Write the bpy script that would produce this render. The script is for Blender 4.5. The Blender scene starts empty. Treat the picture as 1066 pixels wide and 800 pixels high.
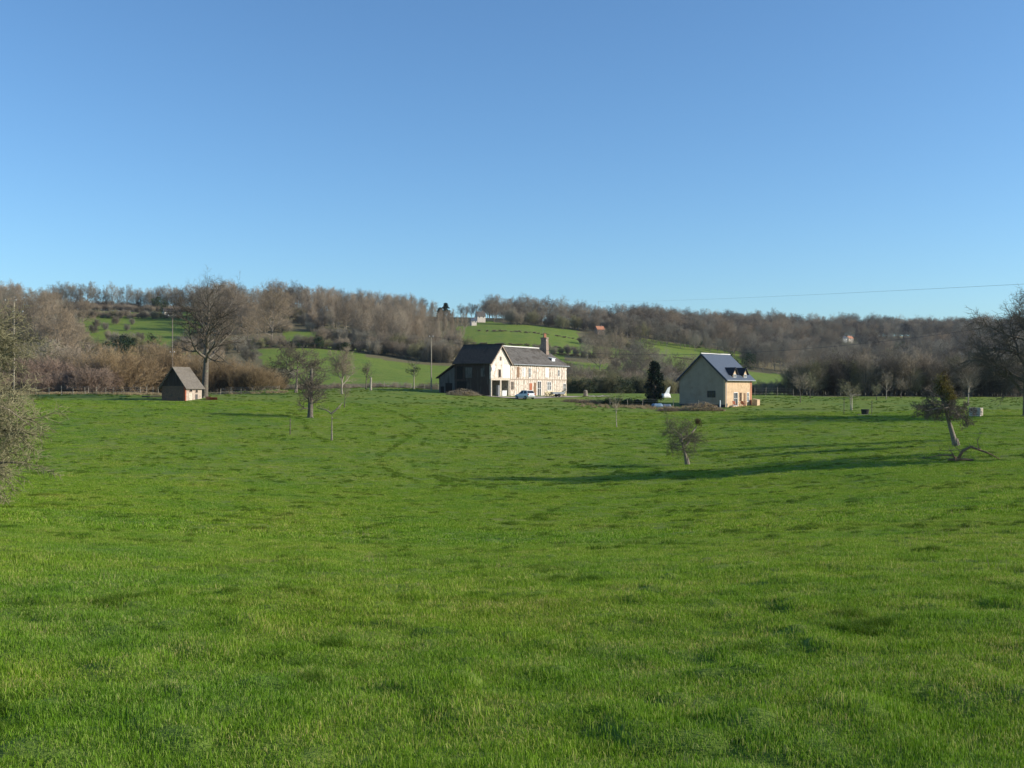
import bpy, math, random
import numpy as np
from mathutils import Vector, Matrix

random.seed(7)
S = bpy.context.scene
COL = S.collection
F = 1066.0                      # focal length in photo pixels (36 mm lens on a 36 mm sensor)
SUN_BEARING, SUN_ELEV = 97.0, 23.0

# ------------------------------------------------------------------ materials
def mat(name):
    m = bpy.data.materials.new(name); m.use_nodes = True
    nt = m.node_tree
    return m, nt, nt.nodes['Principled BSDF']

def N(nt, t, **kw):
    n = nt.nodes.new(t)
    for k, v in kw.items():
        if k in n.inputs: n.inputs[k].default_value = v
        else: setattr(n, k, v)
    return n

def ramp(nt, fac, stops):
    r = nt.nodes.new('ShaderNodeValToRGB')
    e = r.color_ramp.elements
    while len(e) < len(stops): e.new(0.5)
    for i, (p, c) in enumerate(stops):
        e[i].position = p; e[i].color = (c[0], c[1], c[2], 1)
    nt.links.new(fac, r.inputs[0])
    return r.outputs[0]

def surf(name, base, var=0.25, scale=3.0, rough=0.85, bump=0.0, stretch=(1, 1, 1), metal=0.0, spots=None, spot_scale=1.0, spot_lo=.55):
    """Weathered surface: base colour broken up by two noises, optional stains of another colour."""
    m, nt, b = mat(name)
    tc = N(nt, 'ShaderNodeTexCoord'); mp = N(nt, 'ShaderNodeMapping')
    mp.inputs['Scale'].default_value = stretch
    nt.links.new(tc.outputs['Object'], mp.inputs[0])
    n1 = N(nt, 'ShaderNodeTexNoise', Scale=scale, Detail=6.0, Roughness=0.65)
    nt.links.new(mp.outputs[0], n1.inputs['Vector'])
    lo = [c * (1 - var) for c in base]; hi = [min(1, c * (1 + var)) for c in base]
    col = ramp(nt, n1.outputs[0], [(0.3, lo), (0.7, hi)])
    if spots:
        n2 = N(nt, 'ShaderNodeTexNoise', Scale=spot_scale, Detail=5.0, Roughness=0.7)
        nt.links.new(mp.outputs[0], n2.inputs['Vector'])
        f = ramp(nt, n2.outputs[0], [(spot_lo, (0, 0, 0)), (spot_lo + .1, (1, 1, 1))])
        mx = N(nt, 'ShaderNodeMix', data_type='RGBA')
        nt.links.new(f, mx.inputs[0]); nt.links.new(col, mx.inputs[6]); mx.inputs[7].default_value = (*spots, 1)
        col = mx.outputs[2]
    nt.links.new(col, b.inputs['Base Color'])
    b.inputs['Roughness'].default_value = rough; b.inputs['Metallic'].default_value = metal
    b.inputs['Specular IOR Level'].default_value = 0.25
    if bump:
        bp = N(nt, 'ShaderNodeBump', Strength=bump, Distance=0.05)
        nt.links.new(n1.outputs[0], bp.inputs['Height']); nt.links.new(bp.outputs[0], b.inputs['Normal'])
    return m

def twig_mat(name, a, b_, rough=0.9, objvar=True):
    m, nt, b = mat(name)
    oi = N(nt, 'ShaderNodeObjectInfo')
    geo = N(nt, 'ShaderNodeNewGeometry')
    ns = N(nt, 'ShaderNodeTexNoise', Scale=0.25, Detail=3.0)
    nt.links.new(geo.outputs['Position'], ns.inputs['Vector'])
    ad = N(nt, 'ShaderNodeMath', operation='MULTIPLY_ADD'); ad.inputs[1].default_value = 0.6 if objvar else 0.0
    nt.links.new(oi.outputs['Random'], ad.inputs[0]); 
    m2 = N(nt, 'ShaderNodeMath', operation='MULTIPLY'); m2.inputs[1].default_value = .5
    nt.links.new(ns.outputs[0], m2.inputs[0]); nt.links.new(m2.outputs[0], ad.inputs[2])
    col = ramp(nt, ad.outputs[0], [(0.2, a), (0.75, b_)])
    nt.links.new(col, b.inputs['Base Color'])
    b.inputs['Roughness'].default_value = rough; b.inputs['Specular IOR Level'].default_value = 0.1
    return m

def leaf_mat(name, a, b_, trans=0.3, island=True):
    m, nt, b = mat(name)
    geo = N(nt, 'ShaderNodeNewGeometry'); oi = N(nt, 'ShaderNodeObjectInfo')
    ns = N(nt, 'ShaderNodeTexNoise', Scale=0.35, Detail=4.0)
    nt.links.new(geo.outputs['Position'], ns.inputs['Vector'])
    ad = N(nt, 'ShaderNodeMath', operation='MULTIPLY_ADD'); ad.inputs[1].default_value = 0.45
    nt.links.new((geo.outputs['Random Per Island'] if island else oi.outputs['Random']), ad.inputs[0])
    m2 = N(nt, 'ShaderNodeMath', operation='MULTIPLY'); m2.inputs[1].default_value = .6
    nt.links.new(ns.outputs[0], m2.inputs[0]); nt.links.new(m2.outputs[0], ad.inputs[2])
    col = ramp(nt, ad.outputs[0], [(0.2, a), (0.8, b_)])
    nt.links.new(col, b.inputs['Base Color'])
    b.inputs['Roughness'].default_value = 0.6; b.inputs['Specular IOR Level'].default_value = 0.2
    tr = N(nt, 'ShaderNodeBsdfTranslucent'); nt.links.new(col, tr.inputs[0])
    mx = N(nt, 'ShaderNodeMixShader'); mx.inputs[0].default_value = trans
    out = nt.nodes['Material Output']
    nt.links.new(b.outputs[0], mx.inputs[1]); nt.links.new(tr.outputs[0], mx.inputs[2]); nt.links.new(mx.outputs[0], out.inputs[0])
    return m

M = {}
M['bark_dark'] = surf('bark_dark', (.13, .105, .08), .45, 6, bump=.6, spots=(.17, .18, .11), spot_scale=3)
M['bark_pale'] = surf('bark_pale', (.34, .29, .22), .35, 6, bump=.5, spots=(.16, .14, .1), spot_scale=3)
M['bark_mid'] = surf('bark_mid', (.22, .18, .135), .4, 6, bump=.5)
M['twig_brown'] = twig_mat('twig_brown', (.19, .148, .10), (.315, .252, .178))
M['twig_grey'] = twig_mat('twig_grey', (.19, .166, .122), (.31, .27, .20))
M['twig_red'] = twig_mat('twig_red', (.225, .168, .107), (.33, .25, .165))
M['twig_willow'] = twig_mat('twig_willow', (.215, .152, .08), (.31, .22, .12))
M['twig_pink'] = twig_mat('twig_pink', (.27, .212, .145), (.37, .298, .212))
M['twig_bramble'] = twig_mat('twig_bramble', (.185, .125, .09), (.27, .195, .14))
M['twig_olive'] = twig_mat('twig_olive', (.18, .16, .08), (.28, .25, .13))
M['twig_dark'] = twig_mat('twig_dark', (.10, .08, .06), (.16, .13, .095))
M['twig_lichen'] = twig_mat('twig_lichen', (.15, .135, .07), (.25, .225, .13))
M['twig_apple'] = twig_mat('twig_apple', (.13, .12, .07), (.20, .18, .11))
M['leaf_ivy'] = leaf_mat('leaf_ivy', (.025, .045, .018), (.06, .09, .03), .15)
M['leaf_dull'] = leaf_mat('leaf_dull', (.05, .065, .03), (.10, .115, .05), .15)
M['leaf_conifer'] = leaf_mat('leaf_conifer', (.012, .028, .016), (.035, .06, .03), .08)
M['leaf_mistletoe'] = leaf_mat('leaf_mistletoe', (.12, .11, .025), (.24, .19, .05), .25)
M['leaf_mistletoe_dark'] = leaf_mat('leaf_mistletoe_dark', (.06, .055, .025), (.14, .085, .035), .2)
M['straw'] = leaf_mat('straw', (.30, .22, .11), (.46, .36, .2), .25)
M['bramble'] = leaf_mat('bramble', (.20, .135, .08), (.33, .23, .14), .2)

# ------------------------------------------------------------------ mesh builder
class MB:
    def __init__(s): s.v = []; s.f = []; s.m = []
    def face(s, pts, mi=0):
        i = len(s.v); s.v += [tuple(p) for p in pts]; s.f.append(tuple(range(i, i + len(pts)))); s.m.append(mi)
    def hexa(s, p, mi=0):
        i = len(s.v); s.v += [tuple(q) for q in p]
        for q in ((3, 2, 1, 0), (4, 5, 6, 7), (0, 1, 5, 4), (1, 2, 6, 5), (2, 3, 7, 6), (3, 0, 4, 7)):
            s.f.append(tuple(i + k for k in q)); s.m.append(mi)
    def box(s, x0, x1, y0, y1, z0, z1, mi=0):
        s.hexa([(x0, y0, z0), (x1, y0, z0), (x1, y1, z0), (x0, y1, z0), (x0, y0, z1), (x1, y0, z1), (x1, y1, z1), (x0, y1, z1)], mi)
    def prism(s, pts, off, mi=0):
        """polygon pts extruded by vector off"""
        n = len(pts); i = len(s.v)
        s.v += [tuple(p) for p in pts] + [tuple(p[k] + off[k] for k in range(3)) for p in pts]
        s.f.append(tuple(i + k for k in range(n))[::-1]); s.m.append(mi)
        s.f.append(tuple(i + n + k for k in range(n))); s.m.append(mi)
        for k in range(n):
            l = (k + 1) % n
            s.f.append((i + k, i + l, i + n + l, i + n + k)); s.m.append(mi)
    def tube(s, pts, rad, k=5, mi=0, cap=True):
        base = len(s.v); n = len(pts)
        px = py = None
        for j in range(n):
            a = pts[max(0, j - 1)]; b = pts[min(n - 1, j + 1)]
            dx, dy, dz = b[0] - a[0], b[1] - a[1], b[2] - a[2]
            l = math.sqrt(dx * dx + dy * dy + dz * dz) or 1; dx /= l; dy /= l; dz /= l
            if abs(dz) < .9: ux, uy, uz = -dy, dx, 0.0
            else: ux, uy, uz = 0.0, -dz, dy
            l = math.sqrt(ux * ux + uy * uy + uz * uz); ux /= l; uy /= l; uz /= l
            wx, wy, wz = dy * uz - dz * uy, dz * ux - dx * uz, dx * uy - dy * ux
            r = rad[j]; p = pts[j]
            for q in range(k):
                c, t = math.cos(2 * math.pi * q / k) * r, math.sin(2 * math.pi * q / k) * r
                s.v.append((p[0] + ux * c + wx * t, p[1] + uy * c + wy * t, p[2] + uz * c + wz * t))
        for j in range(n - 1):
            for q in range(k):
                a = base + j * k + q; b = base + j * k + (q + 1) % k
                s.f.append((a, b, b + k, a + k)); s.m.append(mi)
        if cap:
            s.f.append(tuple(base + (n - 1) * k + q for q in range(k))); s.m.append(mi)
    def spike(s, p, q, r, mi=0):
        """thin three-sided twig from p to q"""
        dx, dy, dz = q[0] - p[0], q[1] - p[1], q[2] - p[2]
        l = math.sqrt(dx * dx + dy * dy + dz * dz) or 1; dx /= l; dy /= l; dz /= l
        if abs(dz) < .9: ux, uy, uz = -dy, dx, 0.0
        else: ux, uy, uz = 0.0, -dz, dy
        l = math.sqrt(ux * ux + uy * uy + uz * uz); ux *= r / l; uy *= r / l; uz *= r / l
        wx, wy, wz = dy * uz - dz * uy, dz * ux - dx * uz, dx * uy - dy * ux
        i = len(s.v)
        s.v += [(p[0] + ux, p[1] + uy, p[2] + uz), (p[0] - .5 * ux + .87 * wx, p[1] - .5 * uy + .87 * wy, p[2] - .5 * uz + .87 * wz),
                (p[0] - .5 * ux - .87 * wx, p[1] - .5 * uy - .87 * wy, p[2] - .5 * uz - .87 * wz), tuple(q)]
        s.f += [(i, i + 1, i + 3), (i + 1, i + 2, i + 3), (i + 2, i, i + 3)]; s.m += [mi] * 3
    def mesh(s, name, mats):
        me = bpy.data.meshes.new(name)
        me.from_pydata(s.v, [], s.f)
        for m in (mats if isinstance(mats, (list, tuple)) else [mats]): me.materials.append(m)
        if any(s.m): me.polygons.foreach_set('material_index', s.m)
        me.update()
        return me
    def build(s, name, mats, parent=None, smooth=False):
        me = s.mesh(name, mats)
        if smooth: me.polygons.foreach_set('use_smooth', [True] * len(me.polygons))
        o = bpy.data.objects.new(name, me); COL.objects.link(o)
        if parent: o.parent = parent
        return o

def tag(o, label=None, cat=None, group=None, kind=None):
    if label: o['label'] = label
    if cat: o['category'] = cat
    if group: o['group'] = group
    if kind: o['kind'] = kind
    return o

def empty(name, loc, rz=0.0):
    o = bpy.data.objects.new(name, None); COL.objects.link(o)
    o.location = loc; o.rotation_euler = (0, 0, rz); o.empty_display_size = .3
    return o

def copy_tree(o, parent=None):
    c = o.copy(); COL.objects.link(c)
    if parent: c.parent = parent
    for ch in list(o.children): copy_tree(ch, c)
    return c

def bevel(o, w=.02, seg=2):
    b = o.modifiers.new('bevel', 'BEVEL'); b.width = w; b.segments = seg; b.limit_method = 'ANGLE'
    return o

# ------------------------------------------------------------------ terrain (heights in metres below/above eye level)
NEAR = {
    -300: [(0, -1.65), (12, -2.2), (20, -3.0), (30, -3.9), (45, -4.9), (65, -5.7), (78, -5.8), (90, -5.5), (100, -5.0), (120, -3.8), (140, -2.5), (160, -1.5), (170, -1.3), (220, -1.2)],
    0:   [(0, -1.65), (12, -2.3), (20, -3.1), (30, -4.1), (45, -5.2), (65, -6.0), (78, -6.1), (90, -5.8), (100, -5.3), (120, -4.0), (140, -2.6), (160, -1.6), (170, -1.35), (220, -1.4)],
    200: [(0, -1.65), (12, -2.4), (20, -3.3), (30, -4.4), (45, -5.6), (65, -6.5), (78, -6.6), (90, -6.3), (100, -5.8), (120, -4.3), (140, -2.7), (150, -2.2), (165, -1.6), (180, -1.4), (220, -1.6)],
    400: [(0, -1.65), (12, -2.4), (20, -3.4), (30, -4.6), (45, -6.0), (65, -6.9), (78, -7.1), (90, -6.9), (100, -6.4), (120, -4.9), (140, -3.3), (155, -2.2), (170, -1.05), (185, -.35), (200, 0.05), (220, -.5)],
    533: [(0, -1.65), (12, -2.4), (20, -3.4), (30, -4.7), (45, -6.2), (65, -7.1), (78, -7.4), (90, -7.35), (100, -7.0), (120, -5.7), (140, -4.2), (160, -2.7), (172, -1.95), (200, -1.75), (220, -1.8)],
    700: [(0, -1.65), (12, -2.4), (20, -3.35), (30, -4.5), (45, -5.8), (65, -6.7), (78, -7.0), (90, -6.95), (100, -6.7), (120, -5.7), (140, -4.6), (158, -3.5), (175, -2.9), (190, -2.2), (215, -1.6), (220, -1.6)],
    850: [(0, -1.65), (12, -2.3), (20, -3.1), (30, -4.1), (45, -5.2), (65, -5.9), (78, -6.1), (90, -6.0), (100, -5.7), (120, -5.0), (140, -4.2), (158, -3.5), (180, -2.8), (200, -2.2), (220, -2.0)],
    1066: [(0, -1.65), (12, -2.2), (20, -2.9), (30, -3.7), (45, -4.5), (60, -4.9), (74, -5.1), (85, -5.1), (100, -4.9), (120, -4.2), (140, -3.6), (160, -3.1), (180, -2.7), (200, -2.3), (220, -2.2)],
    1400: [(0, -1.65), (12, -2.1), (20, -2.7), (30, -3.3), (45, -3.8), (60, -4.1), (85, -4.2), (100, -4.0), (140, -3.2), (180, -2.6), (220, -2.2)],
}
FAR = {
    0:   [(260, -1.5), (350, 6), (450, 18), (600, 42), (700, 55), (800, 58), (1500, 60)],
    200: [(260, -1.5), (330, 4.5), (420, 14), (500, 23), (600, 40), (660, 46.8), (720, 50.5), (900, 52), (1500, 58)],
    300: [(260, -2.0), (290, .4), (340, 6), (400, 13.5), (420, 16), (460, 20.5), (500, 26), (600, 43), (680, 52), (750, 54.5), (1500, 58)],
    400: [(260, -1.8), (290, .2), (340, 4.5), (390, 9.5), (430, 13), (500, 22), (600, 37), (700, 49), (800, 53), (1500, 55)],
    460: [(260, -2), (300, 0), (400, 7), (500, 19), (600, 34), (700, 46), (800, 50), (1500, 54)],
    533: [(260, -2.5), (300, -1), (400, 8), (500, 22), (550, 30), (650, 42), (750, 48), (900, 50), (1500, 54)],
    650: [(260, -2.5), (300, -2), (400, 5), (500, 14), (600, 27), (700, 38), (850, 50), (1000, 54), (1500, 57)],
    780: [(260, -2.5), (300, -2), (400, 2), (500, 6), (600, 15), (750, 32), (900, 46), (1050, 54), (1300, 56), (1500, 57)],
    900: [(260, -2.5), (300, -2), (450, 0), (600, 10), (800, 30), (1000, 48), (1150, 55), (1300, 57), (1500, 58)],
    1066: [(260, -2.5), (300, -2), (450, 0), (600, 10), (800, 28), (1000, 45), (1200, 59), (1350, 62), (1500, 63)],
}
PXG = np.arange(-700, 1801, 25.0)
YG = np.concatenate([np.arange(0, 60, 2.0), np.arange(60, 240, 4.0), np.arange(240, 700, 10.0), np.arange(700, 1601, 50.0), [2200, 3200]])
def _tab(d, Y):
    ks = sorted(d)
    rows = np.array([np.interp(Y, [a for a, b in d[k]], [b for a, b in d[k]]) for k in ks])
    out = np.empty((len(PXG), len(Y)))
    for j in range(len(Y)): out[:, j] = np.interp(PXG, ks, rows[:, j])
    return out
tn = _tab(NEAR, np.minimum(YG, 220)); tf = _tab(FAR, np.maximum(YG, 260))
tt = np.clip((YG - 215) / 50, 0, 1); tt = tt * tt * (3 - 2 * tt)
HT = tn * (1 - tt) + tf * tt
def _blur(a, ax, n):
    for _ in range(n):
        p = np.concatenate([np.take(a, [0], ax), a, np.take(a, [-1], ax)], ax)
        l = a.shape[ax]
        a = .25 * np.take(p, range(0, l), ax) + .5 * np.take(p, range(1, l + 1), ax) + .25 * np.take(p, range(2, l + 2), ax)
    return a
HT = _blur(_blur(HT, 0, 4), 1, 2)

def vnoise(x, y, seed):
    ix = np.floor(x).astype(np.int64); iy = np.floor(y).astype(np.int64)
    fx = x - ix; fy = y - iy; fx = fx * fx * (3 - 2 * fx); fy = fy * fy * (3 - 2 * fy)
    def h(a, b):
        n = (a * 374761393 + b * 668265263 + seed * 1442695041) & 0xffffffff
        n = ((n ^ (n >> 13)) * 1274126177) & 0xffffffff
        return ((n ^ (n >> 16)) & 0xffff) / 65535.0
    return ((h(ix, iy) * (1 - fx) + h(ix + 1, iy) * fx) * (1 - fy) + (h(ix, iy + 1) * (1 - fx) + h(ix + 1, iy + 1) * fx) * fy) * 2 - 1

def Hbase(X, Y):
    X = np.asarray(X, float); Y = np.asarray(Y, float)
    r = np.hypot(X, Y); ph = np.arctan2(X, Y)
    phc = np.clip(ph, -.95, .95)
    Ye = r * np.cos(phc) * np.clip((math.pi - np.abs(ph)) / (math.pi - .95), 0, 1) ** .5
    px = 533 + F * np.tan(phc)
    i = np.clip(np.interp(px, PXG, np.arange(len(PXG))), 0, len(PXG) - 1.001)
    j = np.clip(np.interp(Ye, YG, np.arange(len(YG))), 0, len(YG) - 1.001)
    i0 = i.astype(int); j0 = j.astype(int); fi = i - i0; fj = j - j0
    return (HT[i0, j0] * (1 - fi) + HT[i0 + 1, j0] * fi) * (1 - fj) + (HT[i0, j0 + 1] * (1 - fi) + HT[i0 + 1, j0 + 1] * fi) * fj

def lumps(X, Y):
    r = np.hypot(X, Y)
    near = np.clip((r - 1) / 4, 0, 1)
    a = (vnoise(X / .24, Y / .24, 7) * .016 + vnoise(X / .5, Y / .5, 1) * .036) * np.clip(1.4 - r / 50, 0, 1) + vnoise(X / 1.3 + 9, Y / 1.3, 2) * .03 + vnoise(X / 4.5, Y / 4.5, 3) * .07
    t = np.maximum(0, vnoise(X / .36 + 50, Y / .36, 6) - .34) * .10 * np.clip(1.3 - r / 110, .06, 1)
    b = vnoise(X / 18, Y / 18, 4) * .14 * np.clip(r / 60, 0, 1)
    c = vnoise(X / 70, Y / 70, 5) * 1.2 * np.clip((r - 260) / 200, 0, 1)
    return (a + t) * near * np.clip(1.4 - r / 400, .2, 1) + b + c

def H(X, Y): return Hbase(X, Y) + lumps(np.asarray(X, float), np.asarray(Y, float))
def gz(x, y): return float(H(np.array([x]), np.array([y]))[0])
def X_of(px, Y): return (px - 533) / F * Y
def at(px, Y, dz=0.0):
    x = X_of(px, Y); return (x, Y, gz(x, Y) + dz)
YS = np.arange(30, 235, .5)
def hit(px, py, dz=0.0):
    """where the photo's pixel meets the pasture"""
    xs = X_of(px, YS); ys = 402 - Hbase(xs, YS) / YS * F
    k = np.where(ys <= py)[0]
    Y = float(YS[k[0]]) if len(k) else 220.0
    return at(px, Y, dz)

# ground sheet: fine fan in front, coarse ring behind
ang = np.concatenate([np.linspace(-math.pi, -.72, 40)[:-1], np.linspace(-.72, .72, 760), np.linspace(.72, math.pi, 40)[1:-1]])
rr = [0.6]
while rr[-1] < 320: rr.append(rr[-1] * 1.0085)
while rr[-1] < 3000: rr.append(rr[-1] * 1.016)
rr = np.array(rr)
A, R = np.meshgrid(ang, rr)
GX, GY = R * np.sin(A), R * np.cos(A)
GZ = H(GX, GY)
nr, na = GX.shape
verts = np.stack([GX, GY, GZ], -1).reshape(-1, 3)
verts = np.concatenate([verts, [[0, 0, -1.65]]])
ii, jj = np.meshgrid(np.arange(nr - 1), np.arange(na), indexing='ij')
j2 = (jj + 1) % na
quads = np.stack([ii * na + jj, (ii + 1) * na + jj, (ii + 1) * na + j2, ii * na + j2], -1).reshape(-1, 4)[:, ::-1]
tris = np.stack([np.full(na, nr * na), np.arange(na), (np.arange(na) + 1) % na], -1)[:, ::-1]
me = bpy.data.meshes.new('pasture_ground')
me.vertices.add(len(verts)); me.vertices.foreach_set('co', verts.ravel())
nl = quads.size + tris.size
me.loops.add(nl); me.loops.foreach_set('vertex_index', np.concatenate([quads.ravel(), tris.ravel()]))
me.polygons.add(len(quads) + len(tris))
me.polygons.foreach_set('loop_start', np.concatenate([np.arange(len(quads)) * 4, quads.size + np.arange(len(tris)) * 3]))
me.polygons.foreach_set('use_smooth', np.ones(len(quads) + len(tris), bool))
me.update(calc_edges=True); me.validate()

# land cover: woods, hedge banks and bramble have a brown leaf-litter floor, the rest is pasture of a few greens
WOODS = []          # (px0, px1, Y0, Y1)
def cover(px, Y):
    w = np.zeros_like(px)
    def reg(a, b, c, d, v=1.0):
        m = (px > a) & (px < b) & (Y > c) & (Y < d); w[m] = np.maximum(w[m], v)
    for q in WOODS: reg(*q)
    return w
WOODS += [(-900, 262, 172, 262), (255, 470, 272, 291), (-900, 84, 262, 360), (-900, 84, 395, 560), (-900, 84, 600, 1500), (84, 270, 262, 400), 
          (84, 205, 668, 1500), (205, 300, 300, 330), (205, 262, 330, 3000), (262, 300, 480, 3000), (262, 345, 520, 3000), (345, 470, 450, 3000), (255, 470, 423, 438), (385, 480, 400, 3000),
          (470, 500, 600, 3000), (490, 2500, 632, 3000), (590, 650, 440, 500), (560, 800, 236, 330), (690, 760, 300, 400),
          (822, 2500, 203, 330), (770, 2500, 480, 3000), (600, 660, 540, 640)]
EXTRA_FIELDS = [(488, 513, 560, 664), (867, 892, 690, 860), (892, 965, 735, 905), (935, 985, 1020, 1100), (660, 775, 440, 600), (570, 660, 480, 545), (770, 842, 330, 500)]
gpx = np.where(GY > 1, 533 + F * GX / np.maximum(GY, 1), 3000 * np.sign(GX)); 
wob = vnoise(GX / 14, GY / 14, 11) * 5 + vnoise(GX / 40, GY / 40, 12) * 6
cov = cover(gpx + wob, GY + wob)
for (a, b, c, d) in EXTRA_FIELDS:
    m = (gpx + wob * .6 > a) & (gpx + wob * .6 < b) & (GY > c) & (GY < d); cov[m] = 0
covf = np.concatenate([cov.ravel(), [0]]).astype(np.float32)
at_ = me.attributes.new('litter', 'FLOAT', 'POINT'); at_.data.foreach_set('value', covf)
yel = np.concatenate([((GY > 1000) & (gpx > 930) & (gpx < 990) & (cov == 0)).ravel().astype(np.float32), [0]]).astype(np.float32)
at2 = me.attributes.new('stubble', 'FLOAT', 'POINT'); at2.data.foreach_set('value', yel)

GRASS_LO, GRASS_MID, GRASS_HI, GRASS_DRY = (.095, .135, .018), (.14, .19, .03), (.19, .235, .045), (.25, .22, .08)
m, nt, b = mat('pasture')
geo = N(nt, 'ShaderNodeNewGeometry')
mp = N(nt, 'ShaderNodeMapping'); nt.links.new(geo.outputs['Position'], mp.inputs[0])
n1 = N(nt, 'ShaderNodeTexNoise', Scale=1.1, Detail=8.0, Roughness=.7); nt.links.new(mp.outputs[0], n1.inputs['Vector'])
n2 = N(nt, 'ShaderNodeTexNoise', Scale=.16, Detail=7.0, Roughness=.68); nt.links.new(mp.outputs[0], n2.inputs['Vector'])
n3 = N(nt, 'ShaderNodeTexNoise', Scale=.4, Detail=5.0, Roughness=.6); nt.links.new(mp.outputs[0], n3.inputs['Vector'])
c1 = ramp(nt, n1.outputs[0], [(.3, GRASS_LO), (.5, GRASS_MID), (.72, GRASS_HI)])
f3 = ramp(nt, n3.outputs[0], [(.56, (0, 0, 0)), (.75, (.55, .55, .55))])
mx1 = N(nt, 'ShaderNodeMix', data_type='RGBA'); nt.links.new(f3, mx1.inputs[0]); nt.links.new(c1, mx1.inputs[6]); mx1.inputs[7].default_value = (*GRASS_DRY, 1)
c2 = ramp(nt, n2.outputs[0], [(.28, (.66, .84, .95)), (.5, (.98, 1.0, .9)), (.62, (1.12, 1.04, 1.05)), (.74, (1.5, 1.12, 1.7))])
mx2 = N(nt, 'ShaderNodeMix', data_type='RGBA', blend_type='MULTIPLY'); mx2.inputs[0].default_value = 1
nt.links.new(mx1.outputs[2], mx2.inputs[6]); nt.links.new(c2, mx2.inputs[7])
lit = ramp(nt, n1.outputs[0], [(.3, (.10, .09, .04)), (.7, (.19, .155, .085))])
al = N(nt, 'ShaderNodeAttribute', attribute_name='litter')
mx3 = N(nt, 'ShaderNodeMix', data_type='RGBA'); nt.links.new(al.outputs['Fac'], mx3.inputs[0]); nt.links.new(mx2.outputs[2], mx3.inputs[6]); nt.links.new(lit, mx3.inputs[7])
as_ = N(nt, 'ShaderNodeAttribute', attribute_name='stubble')
mx4 = N(nt, 'ShaderNodeMix', data_type='RGBA'); nt.links.new(as_.outputs['Fac'], mx4.inputs[0]); nt.links.new(mx3.outputs[2], mx4.inputs[6]); mx4.inputs[7].default_value = (.33, .25, .11, 1)
nt.links.new(mx4.outputs[2], b.inputs['Base Color'])
b.inputs['Roughness'].default_value = .9; b.inputs['Specular IOR Level'].default_value = .1
bp = N(nt, 'ShaderNodeBump', Strength=.7, Distance=.25); nt.links.new(n1.outputs[0], bp.inputs['Height']); nt.links.new(bp.outputs[0], b.inputs['Normal'])
M['pasture'] = m
me.materials.append(m)
ground = bpy.data.objects.new('ground', me); COL.objects.link(ground); tag(ground, 'undulating green pasture running down into a dip and up a wooded hillside', kind='structure')

# ------------------------------------------------------------------ scattered stuff (grass, far wood)
def scatter(name, label, protos, pts, rot, scl, idx, kind='stuff'):
    pc = bpy.data.collections.new(name + '_tufts')
    for k, o in enumerate(protos):
        o.name = f'{k:02d}_' + o.name; pc.objects.link(o)
    me = bpy.data.meshes.new(name)
    me.vertices.add(len(pts)); me.vertices.foreach_set('co', np.asarray(pts, np.float32).ravel())
    a = me.attributes.new('rot', 'FLOAT_VECTOR', 'POINT'); a.data.foreach_set('vector', np.asarray(rot, np.float32).ravel())
    a = me.attributes.new('scl', 'FLOAT_VECTOR', 'POINT'); a.data.foreach_set('vector', np.asarray(scl, np.float32).ravel())
    a = me.attributes.new('pick', 'INT', 'POINT'); a.data.foreach_set('value', np.asarray(idx, np.int32))
    o = bpy.data.objects.new(name, me); COL.objects.link(o)
    g = bpy.data.node_groups.new(name, 'GeometryNodeTree')
    g.interface.new_socket('Geometry', in_out='INPUT', socket_type='NodeSocketGeometry')
    g.interface.new_socket('Geometry', in_out='OUTPUT', socket_type='NodeSocketGeometry')
    gi = g.nodes.new('NodeGroupInput'); go = g.nodes.new('NodeGroupOutput')
    iop = g.nodes.new('GeometryNodeInstanceOnPoints'); ci = g.nodes.new('GeometryNodeCollectionInfo')
    ci.inputs['Collection'].default_value = pc; ci.inputs['Separate Children'].default_value = True; ci.inputs['Reset Children'].default_value = True
    def na(nm, t):
        n = g.nodes.new('GeometryNodeInputNamedAttribute'); n.data_type = t; n.inputs['Name'].default_value = nm
        return n.outputs['Attribute']
    L = g.links.new
    L(gi.outputs[0], iop.inputs['Points']); L(ci.outputs[0], iop.inputs['Instance']); iop.inputs['Pick Instance'].default_value = True
    L(na('pick', 'INT'), iop.inputs['Instance Index']); L(na('rot', 'FLOAT_VECTOR'), iop.inputs['Rotation']); L(na('scl', 'FLOAT_VECTOR'), iop.inputs['Scale'])
    L(iop.outputs[0], go.inputs[0])
    md = o.modifiers.new('scatter', 'NODES'); md.node_group = g
    return tag(o, label, kind=kind)

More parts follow.
